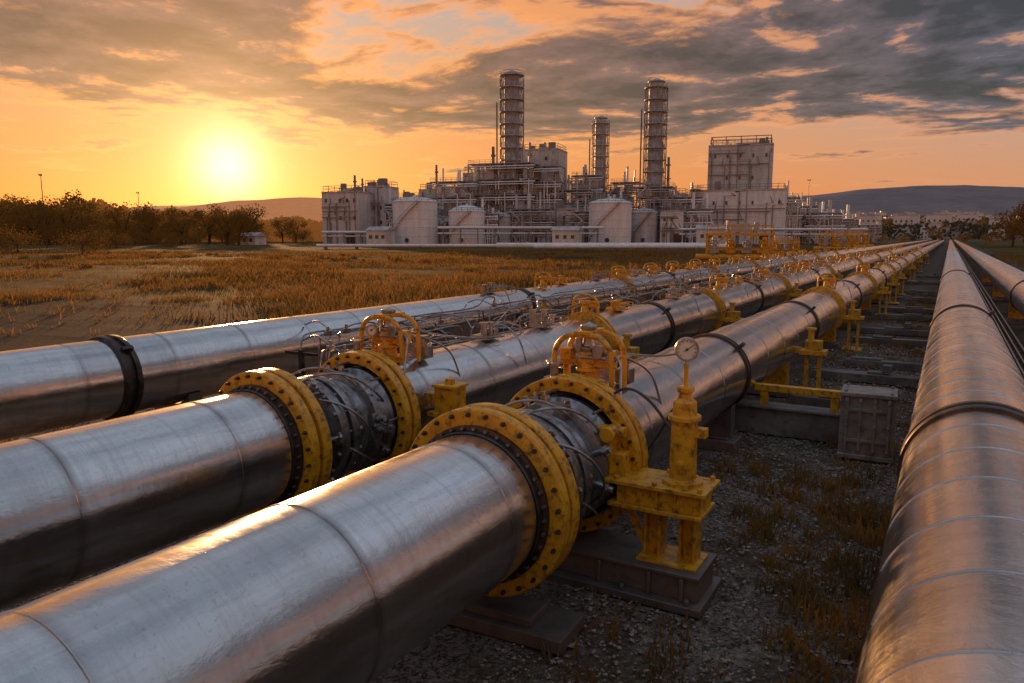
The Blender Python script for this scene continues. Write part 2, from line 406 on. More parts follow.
def valve_top(par,y,z,gauge=False):
    b=MB()
    b.lathe([(-.02,.15),(.04,.15),(.05,.09),(.13,.07),(.135,.11),(.16,.11),(.165,.07),(.26,.06),(.265,.09),(.30,.09),(.31,.04)],32,axis='Z')
    b.box((0,0,.20),(.50,.08,.05)); b.box((.0,0,.25),(.15,.12,.09)); b.box((.2,0,.27),(.10,.12,.10)); b.box((-.2,0,.27),(.10,.12,.10))
    b.cyl((-.22,0,.2),(-.22,0,.0),.022,n=10); b.cyl((.22,0,.2),(.22,0,.0),.022,n=10)
    v=b.obj('valve_actuator',YEL,par,loc=(0,y,z),bevel=.004)
    for yy in (-.13,.15):
        w=MB(); R=.27
        pts=[(-R,yy,-.02),(-R,yy,.20),(-R*.92,yy,.34),(-R*.62,yy,.43),(-R*.2,yy,.455),(R*.2,yy,.455),(R*.62,yy,.43),(R*.92,yy,.34),(R,yy,.20),(R,yy,-.02)]
        w.tube(smoothpts(pts,4),.024,10)
        w.obj('yoke_arch',YEL,v)
    w=MB(); w.box((0,.01,.475),(.14,.36,.03)); w.obj('yoke_bridge',YEL,v,bevel=.004)
    c=MB(); c.lathe([(.28,.075),(.34,.09),(.35,.06),(.40,.05),(.44,.045),(.50,.075),(.53,.075),(.54,.03),(.56,.001)],24,axis='Z')
    c.box((.12,-.06,.31),(.09,.08,.10)); c.box((-.12,.05,.31),(.10,.09,.08)); c.cyl((-.07,-.05,.3),(-.07,-.05,.42),.03,n=10)
    c.cyl((-.05,-.08,.26),(.24,-.08,.26),.02,n=8); c.cyl((.24,-.12,.26),(.24,-.04,.26),.04,n=8)
    c.obj('actuator_cap',STEEL,v,bevel=.004)
    for (bx,by) in ((-.18,-.3),(.2,.34),(-.1,.55)):
        c=MB(); c.box((bx,by,.05),(.13,.15,.13)); c.cyl((bx,by,.1),(bx,by,.22),.035,n=10); c.cyl((bx,by,.2),(bx,by,.23),.06,n=10); c.obj('port_block',VALVE,v,bevel=.004)
    for pts,r in (([(.15,-.05,.3),(.33,-.12,.26),(.38,-.2,.1),(.42,-.3,-.1),(.45,-.4,-.4)],.011),([(-.15,.05,.3),(-.28,.3,.18),(-.28,.7,.05),(-.2,1.1,.03)],.011),
        ([(.15,.05,.28),(.28,.3,.2),(.36,.6,.02),(.43,.7,-.3)],.012),([(-.18,-.3,.2),(-.3,-.2,.22),(-.3,.1,.12),(-.3,.5,.1),(-.32,.6,-.06)],.012),([(.2,.34,.18),(.1,.5,.2),(0,.8,.08),(0,1.3,.05)],.012),([(-.1,.55,.2),(-.2,.7,.24),(-.1,1.0,.14),(.1,1.5,.06),(.2,2.0,.03)],.012)):
        t=MB(); t.tube(smoothpts(pts),r,8); t.obj('instrument_tube',STEEL,v)
    if gauge: make_gauge(v,(-.02,-.24,.34),math.radians(25),.06)
    return v
def small_hoop(par,y,z,k=1.0):
    b=MB()
    b.lathe([(-.02,.12),(.05,.12),(.06,.07),(.22,.06),(.23,.10),(.27,.10),(.28,.03)],16,axis='Z')
    R=.20*k
    pts=[(-R,0,-.02),(-R,0,.18),(-R*.8,0,.31),(0,0,.36),(R*.8,0,.31),(R,0,.18),(R,0,-.02)]
    b.tube(smoothpts(pts,4),.024,8)
    b.box((0,0,.2),(.40*k,.06,.05)); b.box((.12*k,.1,.2),(.12,.1,.12))
    return b.obj('valve_yoke',YEL,par,loc=(0,y,z))
def cluster(par,y,z,seed,mat=None):
    r=random.Random(seed); b=MB()
    b.box((0,0,.04),(.24,.34,.05))
    for i in range(r.randint(3,5)):
        x=r.uniform(-.1,.1); yy=r.uniform(-.15,.15); h=r.uniform(.08,.2)
        if r.random()<.6: b.cyl((x,yy,.03),(x,yy,.05+h),r.uniform(.025,.045),n=10); b.cyl((x,yy,.03+h),(x,yy,.055+h),.06,n=10)
        else: b.box((x,yy,.05+h*.4),(.09,.11,h*.8))
    for i in range(3):
        x=r.uniform(-.1,.1); L=r.uniform(.6,1.3); h=r.uniform(.07,.17); ex=x+r.uniform(-.2,.2)
        b.tube(smoothpts([(x,0,h*.6),(x,L*.25,h*1.1),(ex,L*.6,h),(ex,L*.95,.05),(ex,L,-.03)]),.012,6)
    for sx in (-1,1):
        if r.random()<.7: b.tube(smoothpts([(0,.05*sx,.12),(sx*.2,.1*sx,.18),(sx*.42,.12*sx,.0),(sx*.53,.12*sx,-.3)]),.012,6)
    return b.obj('fitting_cluster',mat or r.choice([STEEL,VALVE,STEEL]),par,loc=(0,y,z))
def ring_collar(par,y,z,r=RP):
    b=MB(); b.lathe([(-.09,r),(-.09,r+.09),(-.03,r+.095),(-.02,r+.05),(.02,r+.05),(.03,r+.095),(.09,r+.09),(.09,r)],48,closed=True)
    return b.obj('flange_collar',YEL,par,loc=(0,y,z))

PX={'A':-2.63,'B':-5.02,'C':-9.2,'R':0.31,'S':2.15}
ys_flg=4.16
A=thing('pipeline','large silver pipeline with bolted yellow flanges beside the gravel','pipeline',(PX['A'],0,0))
pipe_part(A,-6,ys_flg-.12,ZC,CLAD); spool(A,ys_flg+.10,5.34,ZC); pipe_part(A,5.48,420,ZC,CLAD)
flange(A,ys_flg,ZC); flange(A,5.45,ZC,hub=1); valve_top(A,5.80,ZC+RP+.01)
for y in (9.7,15.6,24,34,45): strap(A,y,ZC,w=.07)
for y in (19.4,28.7,39.5,52,66,80): ring_collar(A,y,ZC)
for y in (20.3,29.6,46,58,75,90): small_hoop(A,y,ZC+RP)
for i,y in enumerate((21,30.5,36,41,49,61,70)): cluster(A,y,ZC+RP,i,YEL if i%3==2 else None)
B=thing('pipeline','silver pipeline with yellow flanges and arched valve with small gauge','pipeline',(PX['B'],0,0))
pipe_part(B,-6,4.30,ZC,CLAD); spool(B,4.46,5.5,ZC); pipe_part(B,5.62,420,ZC,CLAD)
flange(B,4.36,ZC); flange(B,5.58,ZC,hub=1); valve_top(B,6.0,ZC+RP+.01,True)
for y in (13.9,22,33): strap(B,y,ZC,w=.08)
for y in (10.9,17.5,26,37,50,64,78): ring_collar(B,y,ZC)
for y in (10.9,19,24,29,32,36,40,44,48,54,60,66,74,82,91,100): small_hoop(B,y,ZC+RP,1.1)
for i,y in enumerate((7.9,9.4,12.2,15.4,17.0,19.9,21,23.2,25,27.6,30.5,33,35,38.5,41,46,49,57,61)): cluster(B,y,ZC+RP,40+i,YEL if i%4==2 else None)
C=thing('pipeline','silver clad pipeline with dark clamp bands along the dry grass field','pipeline',(PX['C'],0,0))
pipe_part(C,-6,420,ZC,CLAD)
strap(C,5.46,ZC,w=.11,h=.045)
for y in (16,27): strap(C,y,ZC)
for y in (17.3,22.5,25.5,28,31,34,37.5,41,45,49,53,58,64,70,77,85,94,104): small_hoop(C,y,ZC+RP,1.2)
for y in (22.5,33,41,52,62,74): ring_collar(C,y,ZC)
for i,y in enumerate((14.6,18.4,20.7,24,26.2,30,32.4,36.4,39,44,47,52,55,61,66)): cluster(C,y,ZC+RP,80+i,YEL if i%4==1 else None)
R_=thing('pipeline','weathered silver pipeline with fine ring seams and one bold band','pipeline',(PX['R'],0,0))
pipe_part(R_,-6,420,1.02,CLAD2,seg=.61,bt=80)
strap(R_,6.05,1.02,w=.12)
for y in (15,31): strap(R_,y,1.02,w=.05)
S_=thing('pipeline','silver clad pipeline running beside a cable ladder','pipeline',(PX['S'],0,0))
pipe_part(S_,-6,420,1.0,CLAD2,seg=.61,bt=80)
for y in (12,26): strap(S_,y,1.0,w=.05)

# ------------------------------------------------------------------ near valve stand
def stand(loc,label):
    s=thing('pipe_support_stand',label,'pipe support',loc)
    b=MB()
    b.box((-.42,0,.03),(1.46,.62,.06)); b.box((-.42,0,.255),(1.40,.5,.03)); b.box((-.42,-.20,.15),(1.36,.03,.18)); b.box((-.42,.20,.15),(1.36,.03,.18))
    b.box((.25,0,.15),(.03,.40,.18)); b.box((-1.09,0,.15),(.03,.40,.18))
    for x in (-.9,-.5,-.1,.15): b.box((x,-.235,.15),(.03,.04,.17))
    for x in (.2,-.3,-.95): b.cyl((x,-.27,.06),(x,-.27,.10),.022,n=6)
    b.obj('steel_base',BASE,s,bevel=.006)
    c=MB()
    for x in (-.14,.13):
        c.box((x,0,.47),(.10,.025,.40)); c.box((x-.055,0,.47),(.022,.16,.40)); c.box((x+.055,0,.47),(.022,.16,.40))
    c.box((0,0,.282),(.46,.34,.022)); c.beam((-.19,0,.3),(-.36,0,.62),.05)
    c.obj('support_column',YEL,s,bevel=.003)
    t=MB()
    t.box((-.10,0,.685),(.72,.40,.03)); t.box((-.08,0,.775),(.64,.32,.15)); t.box((-.10,0,.865),(.78,.42,.03))
    t.box((-.42,0,.96),(.10,.20,.18)); t.box((-.50,0,1.02),(.07,.26,.34)); t.cyl((-.5,-.15,1.20),(-.5,.15,1.20),.06,n=16); t.cyl((-.40,0,1.2),(-.62,0,1.2),.045,n=12)
    for x in (-.40,-.1,.24):
        for y in (-.17,.17): t.cyl((x,y,.88),(x,y,.91),.020,n=6)
    for x in (-.34,-.22,-.08,.06,.18): t.box((x,-.167,.775),(.016,.02,.145))
    t.obj('bracket_box',YEL,s,bevel=.004)
    p=MB()
    p.lathe([(.88,.15),(.91,.15),(.92,.10),(1.36,.095),(1.365,.12),(1.40,.12),(1.405,.09),(1.50,.085),(1.53,.05),(1.57,.045),(1.575,.065),(1.61,.065),(1.615,.018),(1.78,.018)],28,(.06,0,0),axis='Z')
    p.box((.18,0,1.28),(.10,.08,.07)); p.cyl((.07,-.07,1.05),(.07,-.14,1.05),.028,n=10)
    p.obj('valve_post',YEL,s,bevel=.003)
    make_gauge(s,(.06,0,1.89),math.radians(18),.084)
    for pts in ([(0,.03,1.2),(-.25,.1,1.45),(-.5,.2,1.50),(-.75,.3,1.3),(-.85,.4,1.15)],[(0,.1,1.3),(-.1,.35,1.4),(-.3,.5,1.1),(-.42,.5,.9)]):
        h=MB(); h.tube(smoothpts(pts),.012,8); h.obj('instrument_hose',BLACK,s)
    return s
stand((-1.66,5.25,0),'yellow valve stand with round white gauge on a grimy steel base')
s=thing('pipe_bracket','short yellow bracket block beside the flange on concrete plinth','pipe bracket',(-4.28,6.05,0))
b=MB(); b.box((0,0,.1),(.7,.5,.2)); b.obj('plinth',CONC,s,bevel=.01)
b=MB(); b.box((-.08,0,.55),(.05,.3,.70)); b.box((.12,0,.55),(.05,.3,.70)); b.box((0,0,.55),(.2,.04,.7)); b.box((0,0,.92),(.36,.32,.04)); b.box((0,0,1.06),(.24,.22,.26)); b.box((0,0,1.21),(.28,.26,.03)); b.box((-.22,0,1.05),(.2,.1,.12)); b.cyl((.0,0,1.22),(.0,0,1.28),.05,n=12)
b.obj('bracket_block',YEL,s,bevel=.004)
def saddle(loc,label,w=.95,top=None,mat=YEL,post=False):
    s=thing('pipe_saddle',label,'pipe support',loc,group='pipe supports along the pipelines')
    b=MB(); b.box((0,0,.07),(w,.42,.14)); b.box((0,0,.155),(w*.8,.3,.03)); b.obj('base_block',CONC if mat is YEL else BASE,s,bevel=.01)
    c=MB()
    zc=top
    n=10; vs=[];fs=[]
    for i in range(n+1):
        a=math.radians(-140+100*i/n); x=.515*math.cos(a); z=zc+.515*math.sin(a)
        vs+= [(x,-.1,z),(x,.1,z),(x,-.1,.172),(x,.1,.172)]
    for i in range(n):
        a=i*4;b2=a+4
        fs+=[(a,b2,b2+1,a+1),(a+2,b2+2,b2,a),(a+1,b2+1,b2+3,a+3)]
    fs+=[(0,1,3,2),(n*4,n*4+2,n*4+3,n*4+1)]
    c.add(vs,fs); c.obj('saddle_cradle',mat,s)
    if post:
        p=MB(); x=.78
        p.box((x,0,.02),(.45,.5,.04)); p.box((x-.1,0,.4),(.06,.12,.72)); p.box((x+.1,0,.4),(.06,.12,.72)); p.box((x,0,.78),(.42,.3,.08))
        p.box((x,0,.90),(.26,.2,.16)); p.cyl((x-.05,0,.96),(x-.05,0,1.15),.05,n=12); p.cyl((x-.05,0,1.15),(x-.05,0,1.19),.08,n=12)
        p.beam((x-.2,0,.8),(x-.35,0,.8),.1)
        p.obj('yellow_post',YEL,s,bevel=.006)
    return s
for (k,zc,ys,post) in (('A',ZC,(9.4,13.2,19.4,24,28.7,34,39.5,45,52,58,66,75,86,100),(13.2,19.4,28.7,34,39.5,52,66,86)),
                    ('B',ZC,(10.9,17.5,26,37,50,70,90),(10.9,17.5,26,37,50)),('C',ZC,(6.4,16,27,41,60,80),(16,27,41)),
                    ('R',1.02,(6,12,18,24,30,40,52,66,80),()),('S',1.0,(8,14,20,28,38,50),())):
    for y in ys: saddle((PX[k],y,0),'dark steel cradle under the pipe' if y<10 else 'yellow cradle on concrete block under the pipe' if y not in post else 'yellow pipe support post and cradle on concrete block',top=zc,post=y in post,mat=BASE if y<10 else YEL)
random.seed(4)
for i,y in enumerate((12.6,15.3,17.0,20.9,23.2,27.6,30.4,36,40.5,49,57)):
    b=MB(); L=random.uniform(1.3,2.0); b.box((0,0,.07),(L,random.uniform(.22,.4),.16)); b.box((random.uniform(-.5,.3),0,.175),(random.uniform(.2,.6),.18,.05))
    if i%3==1: b.box((.3,0,.26),(.16,.2,.14))
    o=b.obj('concrete_sleeper',CONC if i%3 else BASE,None,loc=(-1.15+random.uniform(-.2,.2),y,.0),rot=(0,0,random.uniform(-.06,.06)),bevel=.012)
    tag(o,'dark weathered sleeper lying across the gravel strip','sleeper','sleepers between the pipelines')
j=thing('junction_box','weathered grey ribbed metal box with bolts standing on gravel','junction box',(-.72,9.9,0),rz=.05)
b=MB(); b.box((0,0,.43),(.52,.44,.72)); b.box((0,0,.05),(.62,.54,.06)); b.box((0,0,.815),(.62,.54,.05)); b.obj('box_body',BOXM,j,bevel=.008)
b=MB()
for x in (-.23,-.08,.08,.23): b.box((x,-.24,.44),(.035,.05,.68))
b.box((0,-.24,.63),(.48,.035,.04)); b.box((0,-.24,.25),(.48,.035,.04))
for x in (-.23,-.08,.08,.23):
    for z in (.14,.44,.74): b.cyl((x,-.26,z),(x,-.29,z),.016,n=6)
for y in (-.17,0,.17): b.box((.28,y,.44),(.05,.035,.68)); b.box((-.28,y,.44),(.05,.035,.68))
for x in (-.25,.25):
    for y in (-.21,.21): b.cyl((x,y,.835),(x,y,.865),.018,n=6)
b.obj('box_rib',BOXM,j,bevel=.004)
j=thing('support_beam','low dark beam with yellow top rail across the gravel strip','beam',(-1.65,10.4,0))
b=MB(); b.box((-.1,0,.20),(1.75,.24,.36)); b.box((-.1,.0,.40),(1.85,.34,.035)); b.obj('steel_beam',CONC,j,bevel=.006)
b=MB(); b.box((.1,-.05,.66),(1.25,.12,.09)); b.box((-.4,-.05,.51),(.1,.1,.2)); b.box((.5,-.05,.51),(.1,.1,.2)); b.obj('top_rail',YEL,j,bevel=.006)
o=MB(); o.box((0,0,.05),(1.0,.42,.10)); o.box((-.1,.0,.13),(.7,.3,.06))
o=o.obj('timber_block',WOOD,None,loc=(-2.5,4.2,0),rot=(0,0,.05),bevel=.01)
tag(o,'dark weathered timber block lying under the front flange','timber block')

cl=thing('cable_ladder','dark steel cable ladder lying between two pipelines','cable ladder',(1.23,0,0))
b=MB()
for x in (-.2,.2): b.box((x,90,.42),(.03,190,.10))
for i in range(3): b.cyl((-.1+.1*i,-5,.42),(-.1+.1*i,185,.42),.022,n=8)
b.objs('side_rail',STEEL,cl)
b=MB()
for i in range(200): b.box((0,-4+i*.6,.36),(.37,.06,.03))
for i in range(40): b.box((0,-4+i*3,.17),(.5,.12,.33))
q=b.obj('ladder_rung',BASE,cl); q['kind']='stuff'
def tubing(loc,y0,y1,label,seed):
    random.seed(seed)
    tr=thing('tubing_rack',label,'pipe rack',loc)
    for lane,(x,z) in enumerate(((0,1.34),(.16,1.24),(-.15,1.16),(.28,1.08),(-.3,1.28))):
        y=y0+random.uniform(0,1.5)
        while y<y1:
            L=random.uniform(1.4,3.6)*(1+y*.03)
            zz=z+random.uniform(-.08,.08); sx=random.uniform(-.25,.25)
            b=MB(); pts=[(x,y,.85),(x,y+.04,zz-.1),(x,y+.2,zz)]
            m=y+L*.4; h=random.uniform(-.08,.22)
            pts+=[(x+sx*.3,m,zz),(x+sx,m+.25,zz+h),(x+sx,m+.6,zz+h*.9),(x+sx*.5,m+.85,zz)]
            if y+L-.2>m+.9: pts+=[(x,y+L-.2,zz)]
            e=max(y+L,m+1.1); pts+=[(x,e,zz-.1),(x,e+.05,.85)]
            b.tube(smoothpts(pts,4),.014,8)
            if random.random()<.5: b.box((x,y+.2,zz),(.06,.10,.07)); b.cyl((x,y+.2,zz),(x,y+.2,zz+.10),.022,n=8)
            b.obj('instrument_tube',random.choice([STEEL,STEEL,VALVE]),tr); y=e+random.uniform(.1,1.4)
    y=y0+.8
    while y<min(y1,30):
        b=MB()
        if random.random()<.5: b.tube(smoothpts([(0,y,1.2),(.3,y+.1,1.36),(.7,y+.1,1.42),(1.0,y+.2,1.36),(1.15,y+.2,1.2)]),.013,8)
        else: b.tube(smoothpts([(0,y,1.2),(-.3,y,1.34),(-.7,y+.2,1.38),(-.95,y+.2,1.3)]),.013,8)
        b.obj('cross_tube',STEEL,tr); y+=random.uniform(1.6,3.6)
    pm=MB(); pm.box((0,0,.55),(.06,.06,1.1)); pm.box((0,0,1.05),(.62,.04,.04)); pm.box((0,0,.02),(.25,.25,.06))
    o=pm.obj('rack_post',DARK,tr,loc=(0,y0,0))
    yy=y0+3
    while yy<y1:
        c=o.copy(); COL.objects.link(c); c.location=(0,yy,0); yy+=3+yy*.02
tubing((-6.6,0,0),6.2,80,'irregular silver instrument tubes on posts beside the pipelines',3)
tubing((-7.9,0,0),7.5,60,'second row of thin silver tubes on dark posts',8)

# ------------------------------------------------------------------ gravel stones and weeds
def stones():
    V=[];F=[]
    base=[(0,0,1),(0,0,-.6),(1,0,0),(-1,0,0),(0,1,0),(0,-1,0)]
    tri=[(0,2,4),(0,4,3),(0,3,5),(0,5,2),(1,4,2),(1,3,4),(1,5,3),(1,2,5)]
    for i in range(30000):
        y=1.5+20*random.random()**1.8; x=random.uniform(-2.4,1.6) if random.random()<.8 else random.uniform(-13,-3)
        s=random.uniform(.004,.015)*(1+.05*y); a=random.random()*6.28; ca,sa=math.cos(a),math.sin(a)
        if random.random()<.02: s*=2.2
        o=len(V); sx,sy,sz=s*random.uniform(.7,1.5),s*random.uniform(.6,1.1),s*random.uniform(.4,.8)
        for p in base:
            px,py,pz=p[0]*sx+random.uniform(-.2,.2)*s,p[1]*sy+random.uniform(-.2,.2)*s,p[2]*sz
            V.append((x+px*ca-py*sa,y+px*sa+py*ca,.012+pz+0.05*max(0,mn.noise(Vector((x*0.6,y*0.6,0))))-.01))
        F+= [(a_+o,b_+o,c_+o) for a_,b_,c_ in tri]
    me=bpy.data.meshes.new('gravel'); me.from_pydata(V,[],F)
    m,nt=newmat('loose_stone'); co=worldco(nt)
    vo=nd(nt,'ShaderNodeTexVoronoi'); vo.inputs['Scale'].default_value=15; lk(nt,co,vo.inputs['Vector'])
    w=nd(nt,'ShaderNodeRGBToBW'); lk(nt,vo.outputs['Color'],w.inputs[0])
    principled(nt,mixc(nt,w.outputs[0],(0.065,0.05,0.040),(0.42,0.345,0.28)),.75)
    me.materials.append(m); o=bpy.data.objects.new('gravel',me); COL.objects.link(o)
    tag(o,'loose dark grey gravel stones strewn between pipelines','gravel',kind='stuff')
stones()
def grass(name,clumps,mat,label):
    V=[];F=[]
    for (x,y,h,n,sp) in clumps:
        for i in range(n):
            a=random.random()*6.28; r=sp*math.sqrt(random.random()); bx=x+r*math.cos(a); by=y+r*math.sin(a)
            hh=h*random.uniform(.4,1.15); la=random.random()*6.28; ln=hh*random.uniform(.1,.9)
            w=random.uniform(.003,.007)*(1+h*2)*(1+.018*math.hypot(x,y)*1.6); wa=random.random()*3.14
            wx,wy=w*math.cos(wa),w*math.sin(wa); o=len(V)
            mx,my=bx+ln*.35*math.cos(la),by+ln*.35*math.sin(la)
            V+=[(bx-wx,by-wy,-.03),(bx+wx,by+wy,-.03),(mx+wx*.8,my+wy*.8,hh*.6),(mx-wx*.8,my-wy*.8,hh*.6),(bx+ln*math.cos(la),by+ln*math.sin(la),hh)]
            F+=[(o,o+1,o+2,o+3),(o+3,o+2,o+4)]
    me=bpy.data.meshes.new(name); me.from_pydata(V,[],F); me.materials.append(mat)
    o=bpy.data.objects.new(name,me); COL.objects.link(o); tag(o,label,'grass',kind='stuff')
cl_=[];cg=[]
for i in range(42000):
    t=14+125*random.random()**1.5; s=random.uniform(-.85,.62)*t
    x,y=site(s,t)
    if x>-12.8: continue
    nz=mn.noise(Vector((x*.07,y*.07,1)))+.5*mn.noise(Vector((x*.3,y*.3,5)))
    lim=17.5+3.5*mn.noise(Vector((x*.15,y*.15,8)))
    if x>-50 and y<lim and random.random()<(.93 if y<lim-2 else .6): continue
    if nz<-.08 and random.random()<.85: continue
    q=(x,y,random.uniform(.10,.32)*(1+2.2*max(0,nz)),6,.25+.006*t)
    g=mn.noise(Vector((x*.05,y*.10,9)))
    (cg if g>.0 and random.random()<.75 else cl_).append(q)
# low scrub mounds in the field
for i in range(60):
    t=random.uniform(24,120); s=random.uniform(-.75,.35)*t; x,y=site(s,t)
    if x>-15: continue
    for k in range(14): cg.append((x+random.gauss(0,.6),y+random.gauss(0,.5),random.uniform(.3,.7),9,.3))
grass('dry_grass',cl_,DRY,'dry golden grass covering the open field')
for i in range(1100):
    y=2.5+40*random.random()**1.6; x=random.choice([random.uniform(-1.3,-.25),random.uniform(-2.2,-.3),random.uniform(-2.2,-.3),random.uniform(-2.2,-.3),random.uniform(-12.5,-10),random.uniform(-8.5,-6),random.uniform(-4.4,-3.2)])
    if x>-2.3 and mn.noise(Vector((x*.9,y*.5,2)))<-.22: continue
    cg.append((x,y,random.uniform(.03,.12),20,.13))
for (x,y) in ((-.42,3.6),(-.36,4.3),(-.5,5.3),(-.65,6.3),(-.4,5.9),(-1.3,7.0),(-.5,7.4),(-.38,3.0),(-.55,4.8),(-.9,8.3),(-.45,6.8),(-1.5,8.2)):
    for k in range(8): cg.append((x+random.uniform(-.28,.28),y+random.uniform(-.45,.45),random.uniform(.05,.20),26,.13))
for i in range(3200):
    y=14+120*random.random()**1.3; x=random.uniform(3.3,30)
    cg.append((x,y,random.uniform(.12,.4),8,.4))
grass('weeds',cg,WEED,'green and brown weeds growing in the gravel')

# ------------------------------------------------------------------ plant
SR=math.radians(12)
def P(px_s,t,z=0): x,y=site(px_s,t); return (x,y,z)
def frame_mesh(b,w,d,levels,cols=3,rows=2,bw=.45,brace=True):
    xs=[-w/2+w*i/(cols-1) for i in range(cols)]; ysv=[-d/2+d*i/(rows-1) for i in range(rows)]
    H=levels[-1]
    for x in xs:
        for y in ysv: b.beam((x,y,0),(x,y,H),bw)
    for z in levels:
        for y in ysv: b.beam((-w/2,y,z),(w/2,y,z),bw*.8)
        for x in xs: b.beam((x,-d/2,z),(x,d/2,z),bw*.8)
    z0=0
    if brace:
        for k,z in enumerate(levels):
            for i in range(cols-1):
                if (i+k)%2==0: b.beam((xs[i],-d/2,z0),(xs[i+1],-d/2,z),bw*.45)
                else: b.beam((xs[i+1],-d/2,z0),(xs[i],-d/2,z),bw*.45)
            z0=z
def rail(b,w,d,z,h=1.3,t=.12):
    for zz in (z+h*.5,z+h):
        b.beam((-w/2,-d/2,zz),(w/2,-d/2,zz),t); b.beam((-w/2,d/2,zz),(w/2,d/2,zz),t)
        b.beam((-w/2,-d/2,zz),(-w/2,d/2,zz),t); b.beam((w/2,-d/2,zz),(w/2,d/2,zz),t)
    n=max(2,int(w/2.2))
    for i in range(n+1):
        x=-w/2+w*i/n; b.beam((x,-d/2,z),(x,-d/2,z+h),t); b.beam((x,d/2,z),(x,d/2,z+h),t)
def tower(s,t,H,r,label,step=4.6):
    T=thing('distillation_tower',label,'tower',P(s,t))
    b=MB()
    pr=[(0,r*1.1),(2,r*1.0),(3,r*.80),(H*.93,r*.76)]
    for i in range(1,7): a=math.radians(15*i); pr.append((H*.93+r*.76*math.sin(a)*1.1,r*.76*math.cos(a)+.001))
    b.lathe(pr,24,axis='Z'); b.obj('tower_shell',GALV,T)
    c=MB(); z=5.0; rr=r*1.2
    while z<H*.95:
        c.lathe([(z,r*.7),(z,rr),(z+.3,rr),(z+.3,r*.7)],20,axis='Z')
        for hh in (.7,1.4):
            c.tube([(rr*math.cos(a),rr*math.sin(a),z+hh) for a in [2*math.pi*i/20 for i in range(20)]],.08,4,closed=True)
        z+=step
    zt=H*.93+r*.4
    c.lathe([(zt,r*.5),(zt,rr*.75),(zt+.3,rr*.75),(zt+.3,r*.5)],16,axis='Z'); c.tube([(rr*.75*math.cos(a),rr*.75*math.sin(a),zt+1.4) for a in [2*math.pi*i/16 for i in range(16)]],.08,4,closed=True)
    c.obj('platform',GALV,T)
    d=MB(); nb=14
    for i in range(nb):
        a=2*math.pi*i/nb+.2; r2=r*1.17
        d.beam((r2*math.cos(a),r2*math.sin(a),0),(r2*math.cos(a),r2*math.sin(a),H*.93),.17)
    for i in range(nb):
        z0=5; kk=0
        while z0<H*.9:
            a0=2*math.pi*(i+(kk%2))/nb+.2; a1=2*math.pi*(i+((kk+1)%2))/nb+.2; r2=r*1.15
            d.beam((r2*math.cos(a0),r2*math.sin(a0),z0),(r2*math.cos(a1),r2*math.sin(a1),z0+step),.10); z0+=step; kk+=1
    d.cyl((-r*1.25,-r*.8,0),(-r*1.25,-r*.8,H*.8),.3,n=8); d.cyl((r*1.15,-r*.9,0),(r*1.15,-r*.9,H*.6),.28,n=8)
    d.obj('lattice_cage',FRAME,T)
    return T
tower(0,300,68.5,4.0,'tall cylindrical tower wrapped in lattice with rounded top')
tower(38.5,330,56,3.2,'slim cylindrical tower with platforms and lattice cage')
tower(56.5,300,65.5,3.8,'tall cylindrical tower with lattice cage and many platforms')
def tank(s,t,r,H,roof,label,mat=TANKW):
    T=thing('storage_tank',label,'tank',P(s,t))
    b=MB(); pr=[(0,r)]
    nb=5
    for i in range(1,nb): z=H*i/nb; pr+=[(z-.08,r),(z-.06,r+.10),(z+.06,r+.10),(z+.08,r)]
    pr+=[(H-.3,r),(H-.28,r+.25),(H,r+.25)]
    b.lathe(pr,40,axis='Z'); b.obj('tank_shell',mat,T)
    c=MB(); pf=[(H,r+.25)]
    for i in range(1,7): a=i/6; pf.append((H+roof*(1-(1-a)**2),(r+.2)*(1-a)+.3))
    pf+=[(H+roof+.6,.3),(H+roof+.6,.01)]
    c.lathe(pf,40,axis='Z'); c.obj('tank_roof',mat,T)
    d=MB()
    for hh in (.6,1.2): d.tube([((r+.1)*math.cos(a),(r+.1)*math.sin(a),H+hh) for a in [2*math.pi*i/24 for i in range(24)]],.08,4,closed=True)
    for i in range(20):
        a=2*math.pi*i/20; d.beam(((r+.1)*math.cos(a),(r+.1)*math.sin(a),H),((r+.1)*math.cos(a),(r+.1)*math.sin(a),H+1.2),.1)
    for i in range(30):
        a=-2.6+1.9*i/30; z=H*i/30; d.box(((r+.6)*math.cos(a),(r+.6)*math.sin(a),z+.3),(1.2,.7,.12),rz=a)
    d.tube([((r+1.15)*math.cos(-2.6+1.9*i/30),(r+1.15)*math.sin(-2.6+1.9*i/30),H*i/30+1.3) for i in range(31)],.08,4)
    d.obj('railing_stair',FRAME,T)
    m=MB()
    m.cyl((.3*r,-r-.05,1.6),(.3*r,-r*1.03,1.6),.8,n=12); m.obj('hatch',GLASS,T)
    return T
tank(-35.5,275,8.2,15.5,1.8,'white cylindrical storage tank with shallow domed roof')
tank(-16.5,274,6.6,12.0,2.2,'grey cylindrical tank with low domed roof')
tank(-5.0,284,4.6,10.5,1.6,'grey cylindrical tank beside pipe rack',PANEL)
tank(36.0,275,7.8,15.0,1.8,'white storage tank with railing around the roof')
tank(50.5,286,5.0,12.0,1.6,'small grey storage tank beside the tall tower',PANEL)
tank(3.5,286,3.5,9,1.2,'small pale tank tucked under the pipe frames')
